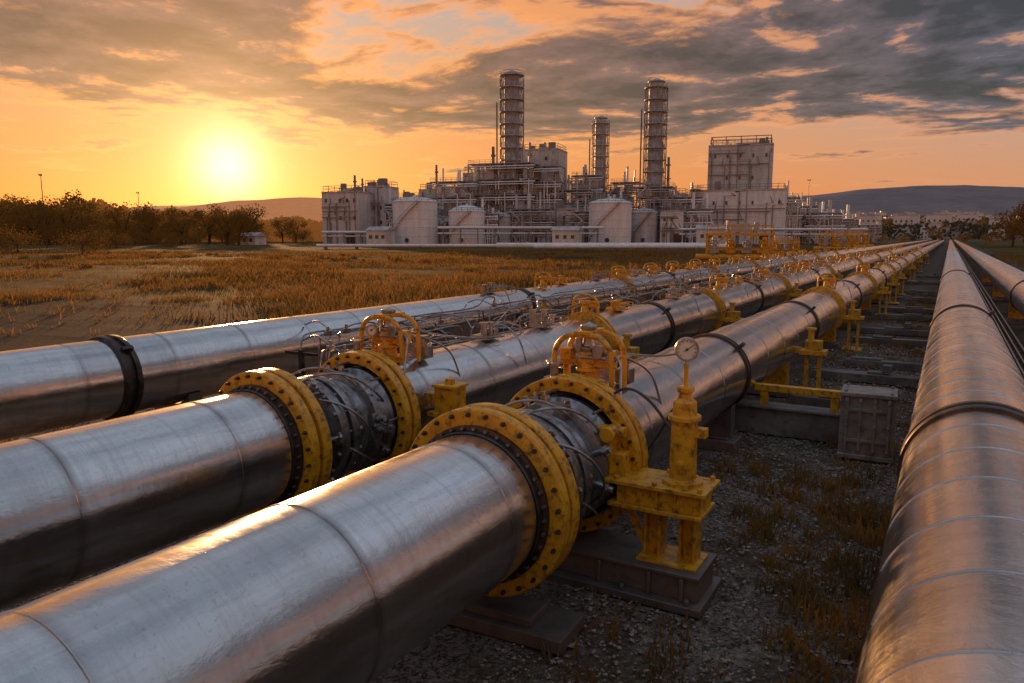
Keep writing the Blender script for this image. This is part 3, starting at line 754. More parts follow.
def building(s,t,w,d,H,label,mat=PANEL,rz=SR,rows=2,cols=5,roofkit=True,door=True,name='factory_building',wf=1.0):
    T=thing(name,label,'building',P(s,t),rz=rz)
    b=MB(); b.box((0,0,H/2),(w,d,H))
    n=max(2,int(w/4))
    for i in range(n+1): b.box((-w/2+w*i/n,-d/2-.10,H/2),(.22,.2,H-.1))
    n2=max(2,int(d/4))
    for i in range(n2+1):
        y=-d/2+d*i/n2
        b.box((-w/2-.10,y,H/2),(.2,.22,H-.1)); b.box((w/2+.10,y,H/2),(.2,.22,H-.1))
    for k in range(1,4): b.box((0,-d/2-.06,H*k/4),(w,.12,.25)); b.box((-w/2-.06,0,H*k/4),(.12,d,.25))
    b.obj('wall',mat,T)
    r=MB(); r.box((0,0,H+.25),(w+.5,d+.5,.5)); r.box((w*.1,0,H+1.0),(w*.35,d*.4,1.2)); r.obj('roof',GALV,T)
    g=MB()
    for rr in range(rows):
        for cc in range(cols):
            if random.random()<.4: continue
            x=-w/2+w*(cc+.5)/cols; z=H*(rr+.55)/rows
            g.box((x,-d/2-.13,z),(w/cols*.3*wf,.2,min(1.4,H/rows*.25)))
            if cc<cols-2: g.box((-w/2-.13,-d/2+d*(cc+.5)/cols,z),(.2,d/cols*.3,min(1.4,H/rows*.25)))
    g.objs('window',GLASS,T)
    if door:
        dd=MB(); dd.box((w*.28,-d/2-.16,2.0),(3.2,.3,4.0)); dd.obj('door',DARK,T)
    if roofkit:
        k=MB(); rail(k,w*.96,d*.96,H+.5,h=2.0,t=.15); k.obj('roof_railing',FRAME,T)
        k=MB()
        for i in range(6):
            x=random.uniform(-.4,.4)*w; y=random.uniform(-.35,.35)*d; hh=random.uniform(1.2,3.5)
            if i%2: k.cyl((x,y,H+.5),(x,y,H+.5+hh),random.uniform(.2,.5),n=10)
            else: k.box((x,y,H+.5+hh/2),(random.uniform(1.5,3),2,hh))
        k.objs('roof_equipment',FRAME,T)
        k=MB()
        for i in range(7):
            x=random.uniform(-.45,.45)*w; z1=H*random.uniform(.4,1.02)
            k.tube([(x,-d/2-.5,0),(x,-d/2-.5,z1),(max(-.48*w,min(.48*w,x+random.uniform(-5,5))),-d/2-.5,z1+.01),(x,-d/2+1,H+.8)],random.uniform(.10,.22),6)
        for q in range(3):
            zz=H*random.uniform(.25,.85); k.beam((-w/2,-d/2-.7,zz),(w*random.uniform(0,.5),-d/2-.7,zz),.2,.4)
            k.beam((-w/2,-d/2-1.2,zz+1.1),(w*random.uniform(0,.5),-d/2-1.2,zz+1.1),.1,.1)
        k.obj('wall_piping',FRAME,T)
    return T
random.seed(31)
building(-62,285,15,12,19.0,'cream panelled process building with rooftop railing',PANEL2,cols=5,rows=3)
building(-50.5,292,8,12,21.5,'grey panelled building with pipes on its roof',PANEL,cols=3,rows=4)
building(-27,318,20,14,22,'grey process hall behind the storage tanks',PANEL,cols=6,rows=3)
building(-12,322,14,12,29,'grey tall process block behind steel frame',PANEL,cols=4,rows=4)
building(13,318,17,14,38,'tall concrete process block with rooftop railing',PANEL,cols=5,rows=5)
building(20,292,13,10,13,'low grey equipment building under pipe racks',PANEL2,cols=4)
building(30,330,14,12,25,'pale process block behind pipe frames',TANKW,cols=4,rows=3)
building(66,318,16,12,20,'grey process building with rooftop pipes',PANEL,cols=4,rows=3)
building(-23,285,8,8,10,'low pale equipment building between tanks',TANKW,cols=3)
building(61,284,8,8,12,'low pale equipment building before steel frames',TANKW,cols=3)
building(91,300,34,16,20.5,'large wide pale panelled process hall',TANKW,cols=7,rows=2,wf=.5)
TB=building(91.5,303,24,13,17.0,'upper grey block standing over the large hall',PANEL,cols=5,rows=2,door=False,name='rooftop_block',wf=.45); TB.location.z=21.1
fm=MB()
for x in (-11.2,-5.6,0,5.6,11.2):
    for y in (-5.8,5.8): fm.beam((x,y,17.5),(x,y,20.8),.3)
for y in (-5.8,5.8): fm.beam((-11.2,y,20.6),(11.2,y,20.6),.3)
for x in (-11.2,11.2): fm.beam((x,-5.8,20.6),(x,5.8,20.6),.3)
fm.obj('roof_frame',FRAME,TB)
building(43,322,14,12,21,'grey block behind white storage tank',PANEL2,cols=4,rows=2)
building(114,320,9,9,14,'small cream building beside process hall',PANEL2,cols=3)
building(124,335,10,9,12,'small pale utility building near steel rack',PANEL,cols=3)
building(142,350,12,9,9,'low pale utility building towards the town',TANKW,cols=3)
building(-42,312,12,10,18,'pale process block behind white tank',TANKW,cols=3)
def steel_frame(s,t,w,d,levels,label,cols=4,rz=SR,mat=FRAME,kit=True,bw=.38):
    T=thing('steel_structure',label,'steel structure',P(s,t),rz=rz)
    b=MB(); frame_mesh(b,w,d,levels,cols,2,bw); b.obj('frame',mat,T)
    p=MB()
    for z in levels: p.box((0,0,z+bw*.45),(w*.98,d*.98,.15))
    for z in levels: rail(p,w,d,z+.3,t=.1)
    z0=0
    for k,z in enumerate(levels):
        a,bx=(-w/2,-w/2+4) if k%2 else (-w/2+4,-w/2)
        p.beam((a,-d/2-.8,z0),(bx,-d/2-.8,z),.25,.5); z0=z
    p.obj('walkway',GALV,T)
    if kit:
        e=MB(); z0=0
        for z in levels:
            hh=z-z0
            for i in range(max(3,int(w/3.2))):
                x=random.uniform(-.42,.42)*w; y=random.uniform(-.3,.3)*d; q=random.random()
                if q<.45: e.cyl((x,y,z0+.6),(x,y,z0+hh*.88),random.uniform(.7,1.5),n=12)
                elif q<.7:
                    r=random.uniform(.5,1.1); L=min(4,w*.3); e.cyl((x-L/2,y,z0+.6+r),(x+L/2,y,z0+.6+r),r,n=12)
                else: e.box((x,y,z0+.6+hh*.32),(random.uniform(1.5,3.6),2,hh*.64))
            z0=z
        for i in range(4):
            x=random.uniform(-.45,.45)*w; hh=random.uniform(2,7); e.cyl((x,0,levels[-1]+.4),(x,0,levels[-1]+hh),random.uniform(.2,.7),n=8)
        e.objs('process_vessel',random.choice([GALV,TANKW,PANEL,TANKW]),T)
        f=MB()
        for i in range(12):
            x=random.uniform(-.48,.48)*w; zt=levels[-1]*random.uniform(.5,1.08); zz=random.choice(levels)*.8
            f.tube([(x,-d/2-.5,0),(x,-d/2-.5,zz),(x+random.uniform(-4,4),-d/2-.5,zz+.01),(x,0,zt)],.18,6)
        for z in levels: f.cyl((-w/2-1.5,-d/2-.3,z-1),(w/2+1.5,-d/2-.3,z-1),.25,n=8); f.cyl((-w/2-1,-d/2-.3,z-1.9),(w/2+1,-d/2-.3,z-1.9),.18,n=8)
        f.obj('process_piping',random.choice([GALV,TANKW]),T)
    return T
steel_frame(-3,300,26,12,[7,13,19,25,31],'multi storey steel frame packed with vessels and pipes',5)
steel_frame(-22,298,18,10,[6,12,18,24],'open steel frame with walkways and vessels',4)
steel_frame(13,300,14,10,[6,12,18,24,30],'steel frame with stairs and process piping',3)
steel_frame(25,302,14,10,[6,11,16,21],'low steel pipe frame with vessels',4)
steel_frame(40,305,12,9,[6,12,17],'steel frame behind white tank',3)
steel_frame(57,298,14,9,[6,12,18,22],'steel frame around the base of the tall tower',4)
steel_frame(69,296,11,9,[6,12,18],'open steel frame with pipe runs',3)
steel_frame(111,300,7,9,[6,12,18],'dark lattice stair frame beside process hall',3)
steel_frame(118,310,14,9,[5,10,15],'low steel frame with pipe runs',4)
steel_frame(130,330,16,9,[5,9,13],'low steel rack of pipes',4)
steel_frame(147,345,16,8,[5,9],'low steel rack beside the far road',4)
steel_frame(162,350,16,8,[4,8],'low pipe rack towards the town',4)
steel_frame(125,300,12,7,[4,8,12],'low cluttered steel frame near the hall',4)
steel_frame(139,320,12,7,[4,8,10],'low cluttered pipe frame past the hall',4)
steel_frame(72.5,297,4,7,[7,14,21],'narrow stair frame on side of process hall',2,kit=False,bw=.28)
steel_frame(8,284,16,7,[5,9,13],'low congested pipe frame before the tall blocks',5)
steel_frame(28,284,9,6,[5,9,12],'low congested pipe frame beside white tank',3)
steel_frame(-44,288,9,7,[5,10,15],'small steel frame beside pale building',3)
steel_frame(-10,276,9,5,[4,8,11],'small pipe frame between two tanks',3)
steel_frame(70,284,9,6,[5,9,13],'small pipe frame before process hall',3)
steel_frame(32,318,12,8,[8,16,23,28],'tall rear steel frame with vessels',3)
steel_frame(48,315,12,8,[8,15,21,25],'rear steel frame with walkways',3)
def rack(s0,s1,t,h,label):
    w=s1-s0; T=thing('pipe_rack',label,'pipe rack',P((s0+s1)/2,t),rz=YAW)
    b=MB(); n=int(w/6)
    for i in range(n+1):
        x=-w/2+w*i/n
        b.beam((x,-1.5,0),(x,-1.5,h),.3); b.beam((x,1.5,0),(x,1.5,h),.3); b.beam((x,-1.6,h),(x,1.6,h),.3); b.beam((x,-1.6,h*.65),(x,1.6,h*.65),.25)
    b.beam((-w/2,-1.5,h),(w/2,-1.5,h),.2); b.beam((-w/2,1.5,h),(w/2,1.5,h),.2)
    b.obj('rack_frame',FRAME,T)
    c=MB()
    for (y,z,r) in ((-1.1,h+.45,.35),(-.2,h+.35,.25),(.8,h+.5,.4),(-1.0,h*.65+.4,.3),(.3,h*.65+.35,.25)): c.cyl((-w/2-2,y,z),(w/2+2,y,z),r,n=12)
    c.objs('rack_pipe',TANKW,T)
    return T
rack(-24,30,262,5.5,'long pipe rack carrying pale pipes in front of tanks')
rack(62,125,268,5.0,'pipe rack carrying pale pipes in front of process hall')
rack(-66,-48,268,4,'low pipe rack beside cream building')
for (s,t,H,r,l) in ((-60,288,26,.6,'thin dark vent stack on cream building'),(-57.5,290,25,.5,'thin vent stack beside cream building'),(-30,300,31,.6,'slender vent stack above steel frame'),(29.5,300,28,.6,'slender vent stack above pipe racks'),(62,300,34,.7,'slender vent stack beside tall tower'),(-7.5,300,38,.8,'dark vent stack beside the tall tower'),(7,297,34,.8,'pale vent stack beside the tall tower')):
    b=MB(); b.lathe([(0,r*1.5),(2,r),(H*.9,r*.8),(H*.9,r*1.3),(H*.92,r*1.3),(H*.92,r*.8),(H,r*.8),(H,.01)],12,axis='Z')
    for k in range(1,4): b.lathe([(H*k/4,r),(H*k/4,r*1.7),(H*k/4+.3,r*1.7),(H*k/4+.3,r)],12,axis='Z')
    o=b.obj('vent_stack',GALV if 'pale' in l else FRAME,None,loc=P(s,t)); tag(o,l,'chimney')
for (s,t,w,h,l) in ((-92,262,9,3,'small weathered shed in the field'),(-46,262,8,5,'small white control building beside tank'),(19,258,9,5,'small grey control building beside pipes'),(70,262,10,5.5,'cream control building before the hall')):
    T=thing('control_shed',l,'shed',P(s,t),rz=SR)
    b=MB(); b.box((0,0,h/2),(w,6,h)); b.obj('wall',PANEL2,T)
    b=MB(); b.add([(-w/2-.4,-3.4,h),(w/2+.4,-3.4,h),(w/2+.4,3.4,h),(-w/2-.4,3.4,h),(-w/2-.4,0,h+1.4),(w/2+.4,0,h+1.4)],[(0,1,5,4),(2,3,4,5),(1,2,5),(3,0,4),(3,2,1,0)]); b.obj('roof',GALV,T,smooth=0)
    b=MB()
    for x in (-.3,0,.3): b.box((x*w,-3.03,h*.55),(1.2,.1,1.2))
    b.objs('window',GLASS,T)
for (s0,s1,t,z,r,l) in ((-3,38,145,.9,.50,'pale pipeline crossing the dry field'),(-44,-2,168,.6,.35,'thin pale pipeline crossing the dry field'),(4,40,138,.8,.4,'second pale pipeline crossing the dry field')):
    w=s1-s0; T=thing('field_pipeline',l,'pipeline',P((s0+s1)/2,t),rz=YAW)
    b=MB(); pr=[(-w/2,.01),(-w/2,r)]
    x=-w/2+6
    while x<w/2-3: pr+=[(x-.1,r),(x-.1,r+.1),(x+.1,r+.1),(x+.1,r)]; x+=6
    pr+=[(w/2,r),(w/2,.01)]; b.lathe(pr,20,(0,0,z+.2),axis='X'); b.obj('pipe_section',TANKW,T)
    b=MB()
    x=-w/2+2
    while x<w/2: b.box((x,0,.3),(.5,1.4,.6)); x+=7
    b.objs('support_block',CONC,T)
def manifold(s,t,w,h,label,rz=SR):
    T=thing('valve_manifold',label,'valve manifold',P(s,t),rz=rz)
    b=MB(); d=w*.5; q=.11+w*.014
    for x in (-w/2,-w/6,w/6,w/2):
        for y in (-d/2,d/2): b.beam((x,y,0),(x,y,h*.8 if abs(x)<w/3 else h*.72),q)
    for z in (h*.38,h*.72):
        for y in (-d/2,d/2): b.beam((-w/2,y,z),(w/2,y,z),q*1.2)
        for x in (-w/2,w/2): b.beam((x,-d/2,z),(x,d/2,z),q*1.2)
    for z in (h*.82,h*.92):
        for y in (-d/2,d/2): b.beam((-w/2,y,z),(w/2,y,z),.08)
    for i in range(7):
        x=-w/2+w*i/6; b.beam((x,-d/2,h*.72),(x,-d/2,h*.92),.08)
    b.beam((-w/2,-d/2,h*.38),(-w/6,-d/2,h*.72),q*.8); b.beam((w/2,-d/2,h*.38),(w/6,-d/2,h*.72),q*.8)
    b.box((0,0,h*.73),(w,d,.14)); b.obj('manifold_frame',YEL,T)
    for i in range(4):
        c=MB()
        x=-w*.38+w*.25*i; r=.17+.01*w; c.cyl((x,-d/2-.2,.3),(x,-d/2-.2,h*.66),r,n=10); c.lathe([(h*.3,r),(h*.3,r*2),(h*.36,r*2),(h*.36,r)],14,(x,-d/2-.2,0),axis='Z'); c.lathe([(h*.5,r),(h*.5,r*1.7),(h*.54,r*1.7),(h*.54,r)],14,(x,-d/2-.2,0),axis='Z')
        c.tube([(x+.4*math.cos(a),-d/2-.5,h*.5+.4*math.sin(a)) for a in [2*math.pi*k/12 for k in range(12)]],.06,5,closed=True)
        c.obj('manifold_valve',YEL if i%2 else GALV,T)
    c=MB(); c.cyl((-w/2-1,-d/2-.2,h*.2),(w/2+1,-d/2-.2,h*.2),.3,n=10); c.obj('header_pipe',YEL,T)
    v=MB(); v.cyl((-w*.2,0,h*.8),(-w*.2,0,h*1.05),.12,n=8); v.cyl((w*.25,0,h*.8),(w*.25,0,h*1.0),.25,n=10); v.box((0,.2,h*.87),(w*.3,.8,h*.2)); v.objs('vent_pipe',GALV,T)
manifold(22,72,6.0,4.1,'yellow tubular valve manifold with railed platform')
manifold(38,105,4.5,2.8,'small yellow valve manifold beside pipelines')
manifold(56,128,6,4.2,'yellow valve manifold frame with platform')
manifold(73,160,6,4.4,'distant yellow manifold frame among pipes')

# ------------------------------------------------------------------ trees
def tree_meshes(seed,h,wd,bush=False):
    random.seed(seed)
    b=MB(); b.cyl((0,0,-.2),(0,0,h*.45),h*.035,h*.022,n=8,caps=False)
    limbs=[]
    for i in range(7):
        a=random.random()*6.28; z0=h*random.uniform(.12,.42); r=wd*random.uniform(.25,.42); z1=h*random.uniform(.35,.9)
        b.tube([(0,0,z0),(r*.5*math.cos(a),r*.5*math.sin(a),(z0+z1)/2),(r*math.cos(a),r*math.sin(a),z1)],h*.011,5); limbs.append((r*math.cos(a),r*math.sin(a),z1))
    L=MB(); cs=[]
    for p in limbs: cs.append((p,wd*random.uniform(.17,.26)))
    for i in range(13 if not bush else 18):
        a=random.random()*6.28; r=wd*.45*math.sqrt(random.random()); cs.append(((r*math.cos(a),r*math.sin(a),h*random.uniform(.1 if bush else .22,.92 if not bush else .75)),wd*random.uniform(.12,.22)))
    for (c,r) in cs:
        for i in range(80):
            u=Vector((random.gauss(0,1),random.gauss(0,1),random.gauss(0,.8))).normalized()*r*random.uniform(.4,1.15)
            p=Vector(c)+u; s=h*random.uniform(.012,.028)
            x=Vector((random.gauss(0,1),random.gauss(0,1),random.gauss(0,1))).normalized(); y=x.orthogonal().normalized()
            L.add([p-x*s-y*s*.6,p+x*s-y*s*.6,p+x*s*.7+y*s*.7,p-x*s*.6+y*s],[(0,1,2,3)])
    return b,L
TREES=[]
for i,(h,w,bu) in enumerate(((10,10,0),(12,11,0),(7,10,1),(13,11,0),(5,8,1))):
    tm,L=tree_meshes(100+i,h,w,bu)
    T=thing('tree','round dark bush standing at the field edge' if bu else 'dark broadleaf tree with uneven crown at the field edge','tree',(0,0,-500),group='trees at the edge of the field')
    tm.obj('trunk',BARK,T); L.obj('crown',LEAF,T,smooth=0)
    TREES.append(T)
random.seed(77)
used=[]
def put_tree(s,t,k,sc,rz):
    x,y=site(s,t)
    if k not in used:
        used.append(k); T=TREES[k]; T.location=(x,y,0); T.rotation_euler=(0,0,rz); T.scale=(sc,sc,sc)
    else: dup(TREES[k],(x,y,0),rz,sc)
for i in range(170):
    t=random.uniform(250,440); px=random.uniform(-60,255); s=(px-512)/739*t
    sc=random.uniform(.8,1.25)*(1.2 if px<90 else .9)*(1+(t-250)/500)
    put_tree(s,t,i%5,sc,random.random()*6)
for (px,t,k,sc) in ((22,125,4,.95),(86,118,4,.9),(120,180,4,.9),(175,210,4,.8),(262,300,2,.9),(285,310,0,1.0),(305,300,2,.9),(298,330,1,.9),(1008,215,0,1.0),(1022,205,1,.9),(1035,200,3,1.0),(985,330,4,.9),(960,380,2,.7),(850,360,2,.7),(900,370,4,.8),(930,420,0,.8),(820,340,2,.6),(1018,330,0,.9),(875,400,2,.7)):
    put_tree((px-512)/739*t,t,k,sc,random.random()*6)
def rise(s,t):
    px=512+739*s/t
    f=max(0,min(1,(px-760)/90)); return f*max(0,(t-450))*.034
def woods(name,n,pr,tr,hm0,label,mat):
    V=[];F=[]
    for i in range(n):
        px=random.uniform(*pr); t=random.uniform(*tr)
        s=(px-512)/739*t; x,y=site(s,t)
        k=mn.noise(Vector((x*.03,y*.03,0)))+.5*mn.noise(Vector((x*.1,y*.1,3)))
        if px>700 and k<-.05: continue
        hm=(hm0+hm0*.5*k)*(1.0 if px<130 or px>700 else max(.6,1-(px-130)/260))
        z=hm*(1-random.random()**1.6)+rise(s,t); q=random.uniform(.6,1.7)
        p=Vector((x,y,z)); a=Vector((random.gauss(0,1),random.gauss(0,1),random.gauss(0,1))).normalized(); b=a.orthogonal().normalized(); o=len(V)
        V+=[p-a*q-b*q*.6,p+a*q-b*q*.6,p+a*q*.6+b*q,p-a*q*.6+b*q*.8]; F.append((o,o+1,o+2,o+3))
    me=bpy.data.meshes.new(name); me.from_pydata(V,[],F); me.materials.append(mat)
    o=bpy.data.objects.new(name,me); COL.objects.link(o); tag(o,label,'woodland',kind='stuff')
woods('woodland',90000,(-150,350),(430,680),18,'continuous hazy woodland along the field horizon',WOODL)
woods('hillside_scrub',36000,(780,1150),(460,1300),9,'dark scrub and trees between the town houses',SCRUB)
for (px,t,H,l) in ((51,190,18.0,'tall floodlight mast standing among trees'),(145,240,16.5,'slim lattice mast above the tree line'),(803,300,25,'slim lamp mast beside process plant')):
    T=thing('floodlight_mast',l,'mast',P((px-512)/739*t,t))
    b=MB(); b.cyl((0,0,0),(0,0,H),.17,.08,n=8); b.obj('pole',DARK,T)
    b=MB(); b.box((0,0,H),(1.2,.15,.15)); b.box((-.45,-.15,H+.25),(.35,.2,.35)); b.box((.45,-.15,H+.25),(.35,.2,.35)); b.obj('floodlight',DARK,T)

# ------------------------------------------------------------------ town houses
random.seed(21)
HV=[]
for k in range(4):
    b=MB(); w,d,h=[(12,10,7),(10,10,11),(12,10,14),(10,9,6)][k]
    b.box((0,0,h/2-1),(w,d,h+2)); b.cm=1
    if k in (0,3): b.add([(-w/2-.5,-d/2-.5,h),(w/2+.5,-d/2-.5,h),(w/2+.5,d/2+.5,h),(-w/2-.5,d/2+.5,h),(-w/2-.5,0,h+2.6),(w/2+.5,0,h+2.6)],[(0,1,5,4),(2,3,4,5),(1,2,5),(3,0,4)])
    else: b.box((0,0,h+.3),(w+.4,d+.4,.6)); b.box((w*.2,0,h+1.4),(3,3,1.6))
    b.cm=2
    for fl in range(int(h/3)):
        for c in range(int(w/3)): b.box((-w/2+1.6+c*3,-d/2-.04,1.7+fl*3),(1.1,.1,1.3))
        for c in range(int(d/3)): b.box((-w/2-.04,-d/2+1.6+c*3,1.7+fl*3),(.1,1.1,1.3))
    o=b.obj('house',[HOUSEW,ROOF if k in(0,3) else GALV,GLASS],None,smooth=0); tag(o,['pale house with red tiled gable roof','pale flat roofed town house','pale multi storey town block','small pale house with tiled roof'][k],'house','town houses below the hills'); HV.append(o)
first=[True]*4
for i in range(130):
    px=random.uniform(840,1035) if i<110 else random.uniform(1030,1080)
    t=random.uniform(480,1230); k=random.choice([0,0,1,2,3,3]); s=(px-512)/739*t; x,y=site(s,t)
    z=rise(s,t); rz=random.uniform(-.6,1.5)
    if first[k]: HV[k].location=(x,y,z-.3); HV[k].rotation_euler=(0,0,rz); first[k]=False
    else: dup(HV[k],(x,y,z-.3),rz,random.uniform(.8,1.2))

# ------------------------------------------------------------------ hills
def hills(name,rows,hf,r0,r1,mat,a0=-62,a1=50,flat=False):
    V=[];F=[];na=260
    for j in range(rows):
        t=j/(rows-1); r=r0+(r1-r0)*t
        for i in range(na):
            az=math.radians(a0+(a1-a0)*i/(na-1)); px=512+739*math.tan(az)
            s=r*math.tan(az); x,y=site(s,r)
            if flat: z=rise(s,r)-.3
            else:
                prof=math.sin(min(1,t*1.15)*math.pi/2) if t<.87 else 1
                n=mn.noise(Vector((x*.0012,y*.0012,1)))*.5+mn.noise(Vector((x*.004,y*.004,4)))*.25+mn.noise(Vector((x*.015,y*.015,4)))*.08
                z=hf(px)*prof*(1+n*.5*t)-3
            V.append((x,y,z))
    for j in range(rows-1):
        for i in range(na-1): F.append((j*na+i,j*na+i+1,(j+1)*na+i+1,(j+1)*na+i))
    me=bpy.data.meshes.new(name); me.from_pydata(V,[],F); me.shade_smooth(); me.materials.append(mat)
    o=bpy.data.objects.new(name,me); COL.objects.link(o); o['kind']='structure'
def interp(px,tab):
    if px<=tab[0][0]: return tab[0][1]
    for (a,b),(c,d) in zip(tab,tab[1:]):
        if px<=c:
            u=(px-a)/(c-a); u=u*u*(3-2*u); return b+(d-b)*u
    return tab[-1][1]
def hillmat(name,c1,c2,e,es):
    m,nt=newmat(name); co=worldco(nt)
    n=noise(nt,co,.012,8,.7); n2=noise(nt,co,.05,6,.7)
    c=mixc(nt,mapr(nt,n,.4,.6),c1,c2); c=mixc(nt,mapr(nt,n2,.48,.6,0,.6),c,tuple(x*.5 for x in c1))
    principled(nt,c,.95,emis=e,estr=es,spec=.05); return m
HM=hillmat('wooded_hillside_haze_glow',(0.12,0.115,0.12),(0.075,0.075,0.08),(.25,.19,.21),.17)  # distance haze painted in as a dull mauve emission
HM2=hillmat('hillside_painted_haze',(0.30,0.19,0.13),(0.22,0.15,0.11),(.95,.33,.09),.36)  # orange sun haze painted in through pale base colours and emission
FLD=hillmat('lower_slope',(0.14,0.11,0.08),(0.08,0.07,0.05),(.3,.2,.15),.05)  # slight warm emission paints a little haze onto the slope
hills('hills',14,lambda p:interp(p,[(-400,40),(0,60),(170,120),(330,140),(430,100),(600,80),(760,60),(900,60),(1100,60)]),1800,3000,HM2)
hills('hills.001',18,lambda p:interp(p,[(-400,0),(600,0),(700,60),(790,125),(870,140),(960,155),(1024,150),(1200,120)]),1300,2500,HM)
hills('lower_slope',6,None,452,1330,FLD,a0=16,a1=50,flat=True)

# ------------------------------------------------------------------ world
SD=Vector((-.849,.6885,.0962)).normalized()
w=bpy.data.worlds.new("World"); scene.world=w; w.use_nodes=True
nt=w.node_tree; nt.nodes.clear()
tc=nd(nt,'ShaderNodeTexCoord').outputs['Generated']
nrm=nd(nt,'ShaderNodeVectorMath',operation='NORMALIZE'); lk(nt,tc,nrm.inputs[0]); D=nrm.outputs[0]
dt=nd(nt,'ShaderNodeVectorMath',operation='DOT_PRODUCT'); lk(nt,D,dt.inputs[0]); dt.inputs[1].default_value=SD
dot=mth(nt,'MAXIMUM',dt.outputs['Value'],0.0)
sx=nd(nt,'ShaderNodeSeparateXYZ'); lk(nt,D,sx.inputs[0]); X,Y,Z=sx.outputs
zc=mth(nt,'MAXIMUM',Z,0.0)
s=mapr(nt,dt.outputs['Value'],0.50,0.99,0,1,True)
def ramp(fac,stops):
    r=nd(nt,'ShaderNodeValToRGB'); e=r.color_ramp.elements
    e[0].position=stops[0][0]; e[0].color=(*stops[0][1],1); e[1].position=stops[-1][0]; e[1].color=(*stops[-1][1],1)
    for p,c in stops[1:-1]:
        q=e.new(p); q.color=(*c,1)
    setin(nt,r.inputs[0],fac); return r.outputs[0]
near=ramp(zc,[(0,(.84,.19,.018)),(.05,(.80,.22,.03)),(.12,(.72,.26,.065)),(.2,(.58,.30,.15)),(.30,(.42,.36,.34)),(.5,(.32,.37,.46)),(1,(.36,.44,.60))])
far=ramp(zc,[(0,(.54,.22,.12)),(.06,(.60,.26,.14)),(.12,(.52,.30,.21)),(.18,(.34,.33,.38)),(.28,(.21,.28,.39)),(.5,(.28,.34,.45)),(1,(.36,.44,.60))])
base=mixc(nt,s,far,near)
back=mapr(nt,dt.outputs['Value'],.40,-.15,0,1,True)
bk=ramp(zc,[(0,(1.7,.55,.14)),(.07,(1.7,.60,.18)),(.14,(1.05,.46,.20)),(.24,(.45,.36,.34)),(.45,(.28,.33,.43)),(1,(.36,.44,.60))])
base=mixc(nt,back,base,bk)
dz=mth(nt,'ADD',zc,0.06)
cv=nd(nt,'ShaderNodeCombineXYZ'); lk(nt,mth(nt,'DIVIDE',X,dz),cv.inputs[0]); lk(nt,mth(nt,'DIVIDE',Y,dz),cv.inputs[1])
def cl1(off): return noise(nt,mapping(nt,cv.outputs[0],(1,1,1),(5.3+off[0],2.2+off[1],0)),0.72,13,0.60,0.30)
n1=cl1((0,0)); nS=cl1((-.849*.16,.6885*.16))
n2=noise(nt,mapping(nt,cv.outputs[0],(1,1,1),(7.1,4.7,2)),2.4,10,0.64,0.6)
n0=mth(nt,'ADD',mth(nt,'MULTIPLY',n1,.76),mth(nt,'MULTIPLY',n2,.24))
relief=mth(nt,'SUBTRACT',n1,nS)
eb=mapr(nt,zc,.07,.18,-.09,.085)
rt=mapr(nt,mth(nt,'ADD',mth(nt,'MULTIPLY',X,RX[0]),mth(nt,'MULTIPLY',Y,RX[1])),-.35,.10,0,1,True)
band=mth(nt,'MULTIPLY',mapr(nt,zc,.115,.165,0,1,True),mapr(nt,zc,.275,.225,0,1,True))
nn=mth(nt,'ADD',n0,eb); nn=mth(nt,'ADD',nn,mth(nt,'MULTIPLY',mth(nt,'MULTIPLY',rt,band),.075))
dens=mapr(nt,nn,.475,.535,0,1,True)
thick=mapr(nt,nn,.49,.575,0,1,True)
edge=mixc(nt,s,(.64,.29,.17),(1.0,.36,.08))
dark=mixc(nt,s,(.050,.048,.066),(.115,.056,.042))
hi=mapr(nt,zc,.34,.6,0,1)
dark=mixc(nt,hi,dark,(.20,.22,.26)); edge=mixc(nt,hi,edge,(.46,.46,.48))
tx=mapr(nt,mth(nt,'ADD',relief,mth(nt,'MULTIPLY',mth(nt,'SUBTRACT',n2,.5),.30)),-.07,.07,.5,2.0)
dk=nd(nt,'ShaderNodeVectorMath',operation='SCALE'); lk(nt,dark,dk.inputs[0]); lk(nt,tx,dk.inputs[3])
cc=mixc(nt,thick,edge,dk.outputs[0])
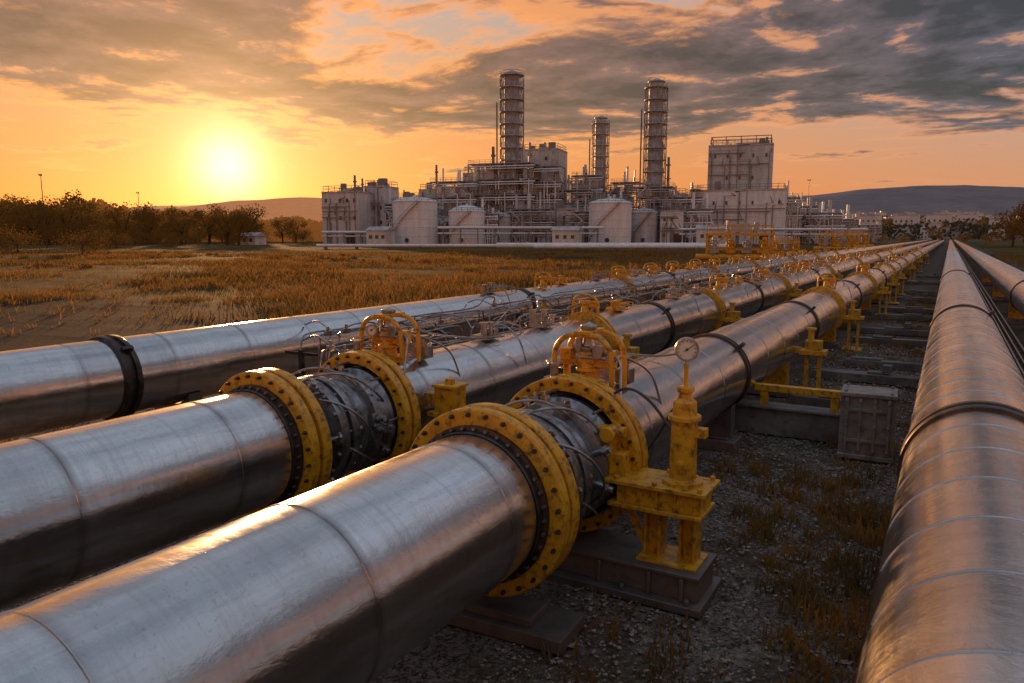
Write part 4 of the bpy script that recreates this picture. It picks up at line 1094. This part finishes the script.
cc=mixc(nt,mth(nt,'MULTIPLY',mapr(nt,relief,.025,.09,0,.75,True),mth(nt,'SUBTRACT',1.0,hi)),cc,edge)
sky=mixc(nt,mth(nt,'MULTIPLY',dens,mapr(nt,zc,.34,.6,.97,.6)),base,cc)
def addglow(base,p,k,col):
    v=mth(nt,'MULTIPLY',mth(nt,'POWER',dot,p),k)
    m=nd(nt,'ShaderNodeMix',data_type='RGBA',blend_type='ADD'); lk(nt,v,m.inputs[0]); lk(nt,base,m.inputs[6]); m.inputs[7].default_value=(*col,1); m.clamp_factor=False
    return m.outputs[2]
sky=addglow(sky,16,.12,(1,.32,.05)); sky=addglow(sky,90,.22,(1,.42,.11)); sky=addglow(sky,420,.42,(1,.66,.32)); sky=addglow(sky,1600,.9,(1,.88,.62))
st=nd(nt,'ShaderNodeTexSky',sky_type='NISHITA'); st.sun_disc=False; st.sun_elevation=math.radians(5); st.sun_rotation=math.atan2(SD.x,SD.y)
m=nd(nt,'ShaderNodeMix',data_type='RGBA',blend_type='ADD'); m.inputs[0].default_value=.015; lk(nt,sky,m.inputs[6]); lk(nt,st.outputs[0],m.inputs[7])
sky=m.outputs[2]
sky=mixc(nt,mapr(nt,Z,-.02,-.0),(.06,.04,.025),sky)
bg=nd(nt,'ShaderNodeBackground'); lk(nt,sky,bg.inputs[0]); bg.inputs[1].default_value=1.0
ow=nd(nt,'ShaderNodeOutputWorld'); lk(nt,bg.outputs[0],ow.inputs[0])
sl=bpy.data.lights.new('sun','SUN'); sl.energy=4.9; sl.angle=math.radians(1.0); sl.color=(1,.50,.20)
so=bpy.data.objects.new('sun',sl); COL.objects.link(so); so.rotation_euler=SD.to_track_quat('Z','Y').to_euler()
cd=bpy.data.cameras.new('camera'); cd.lens=26; cd.sensor_width=36; cd.clip_end=9000; cd.clip_start=.05
co=bpy.data.objects.new('camera',cd); COL.objects.link(co); co.location=(0,0,2.7); co.rotation_euler=(math.pi/2-PITCH,0,YAW)
scene.camera=co
scene.view_settings.view_transform='Standard'; scene.view_settings.look='None'; scene.view_settings.exposure=0
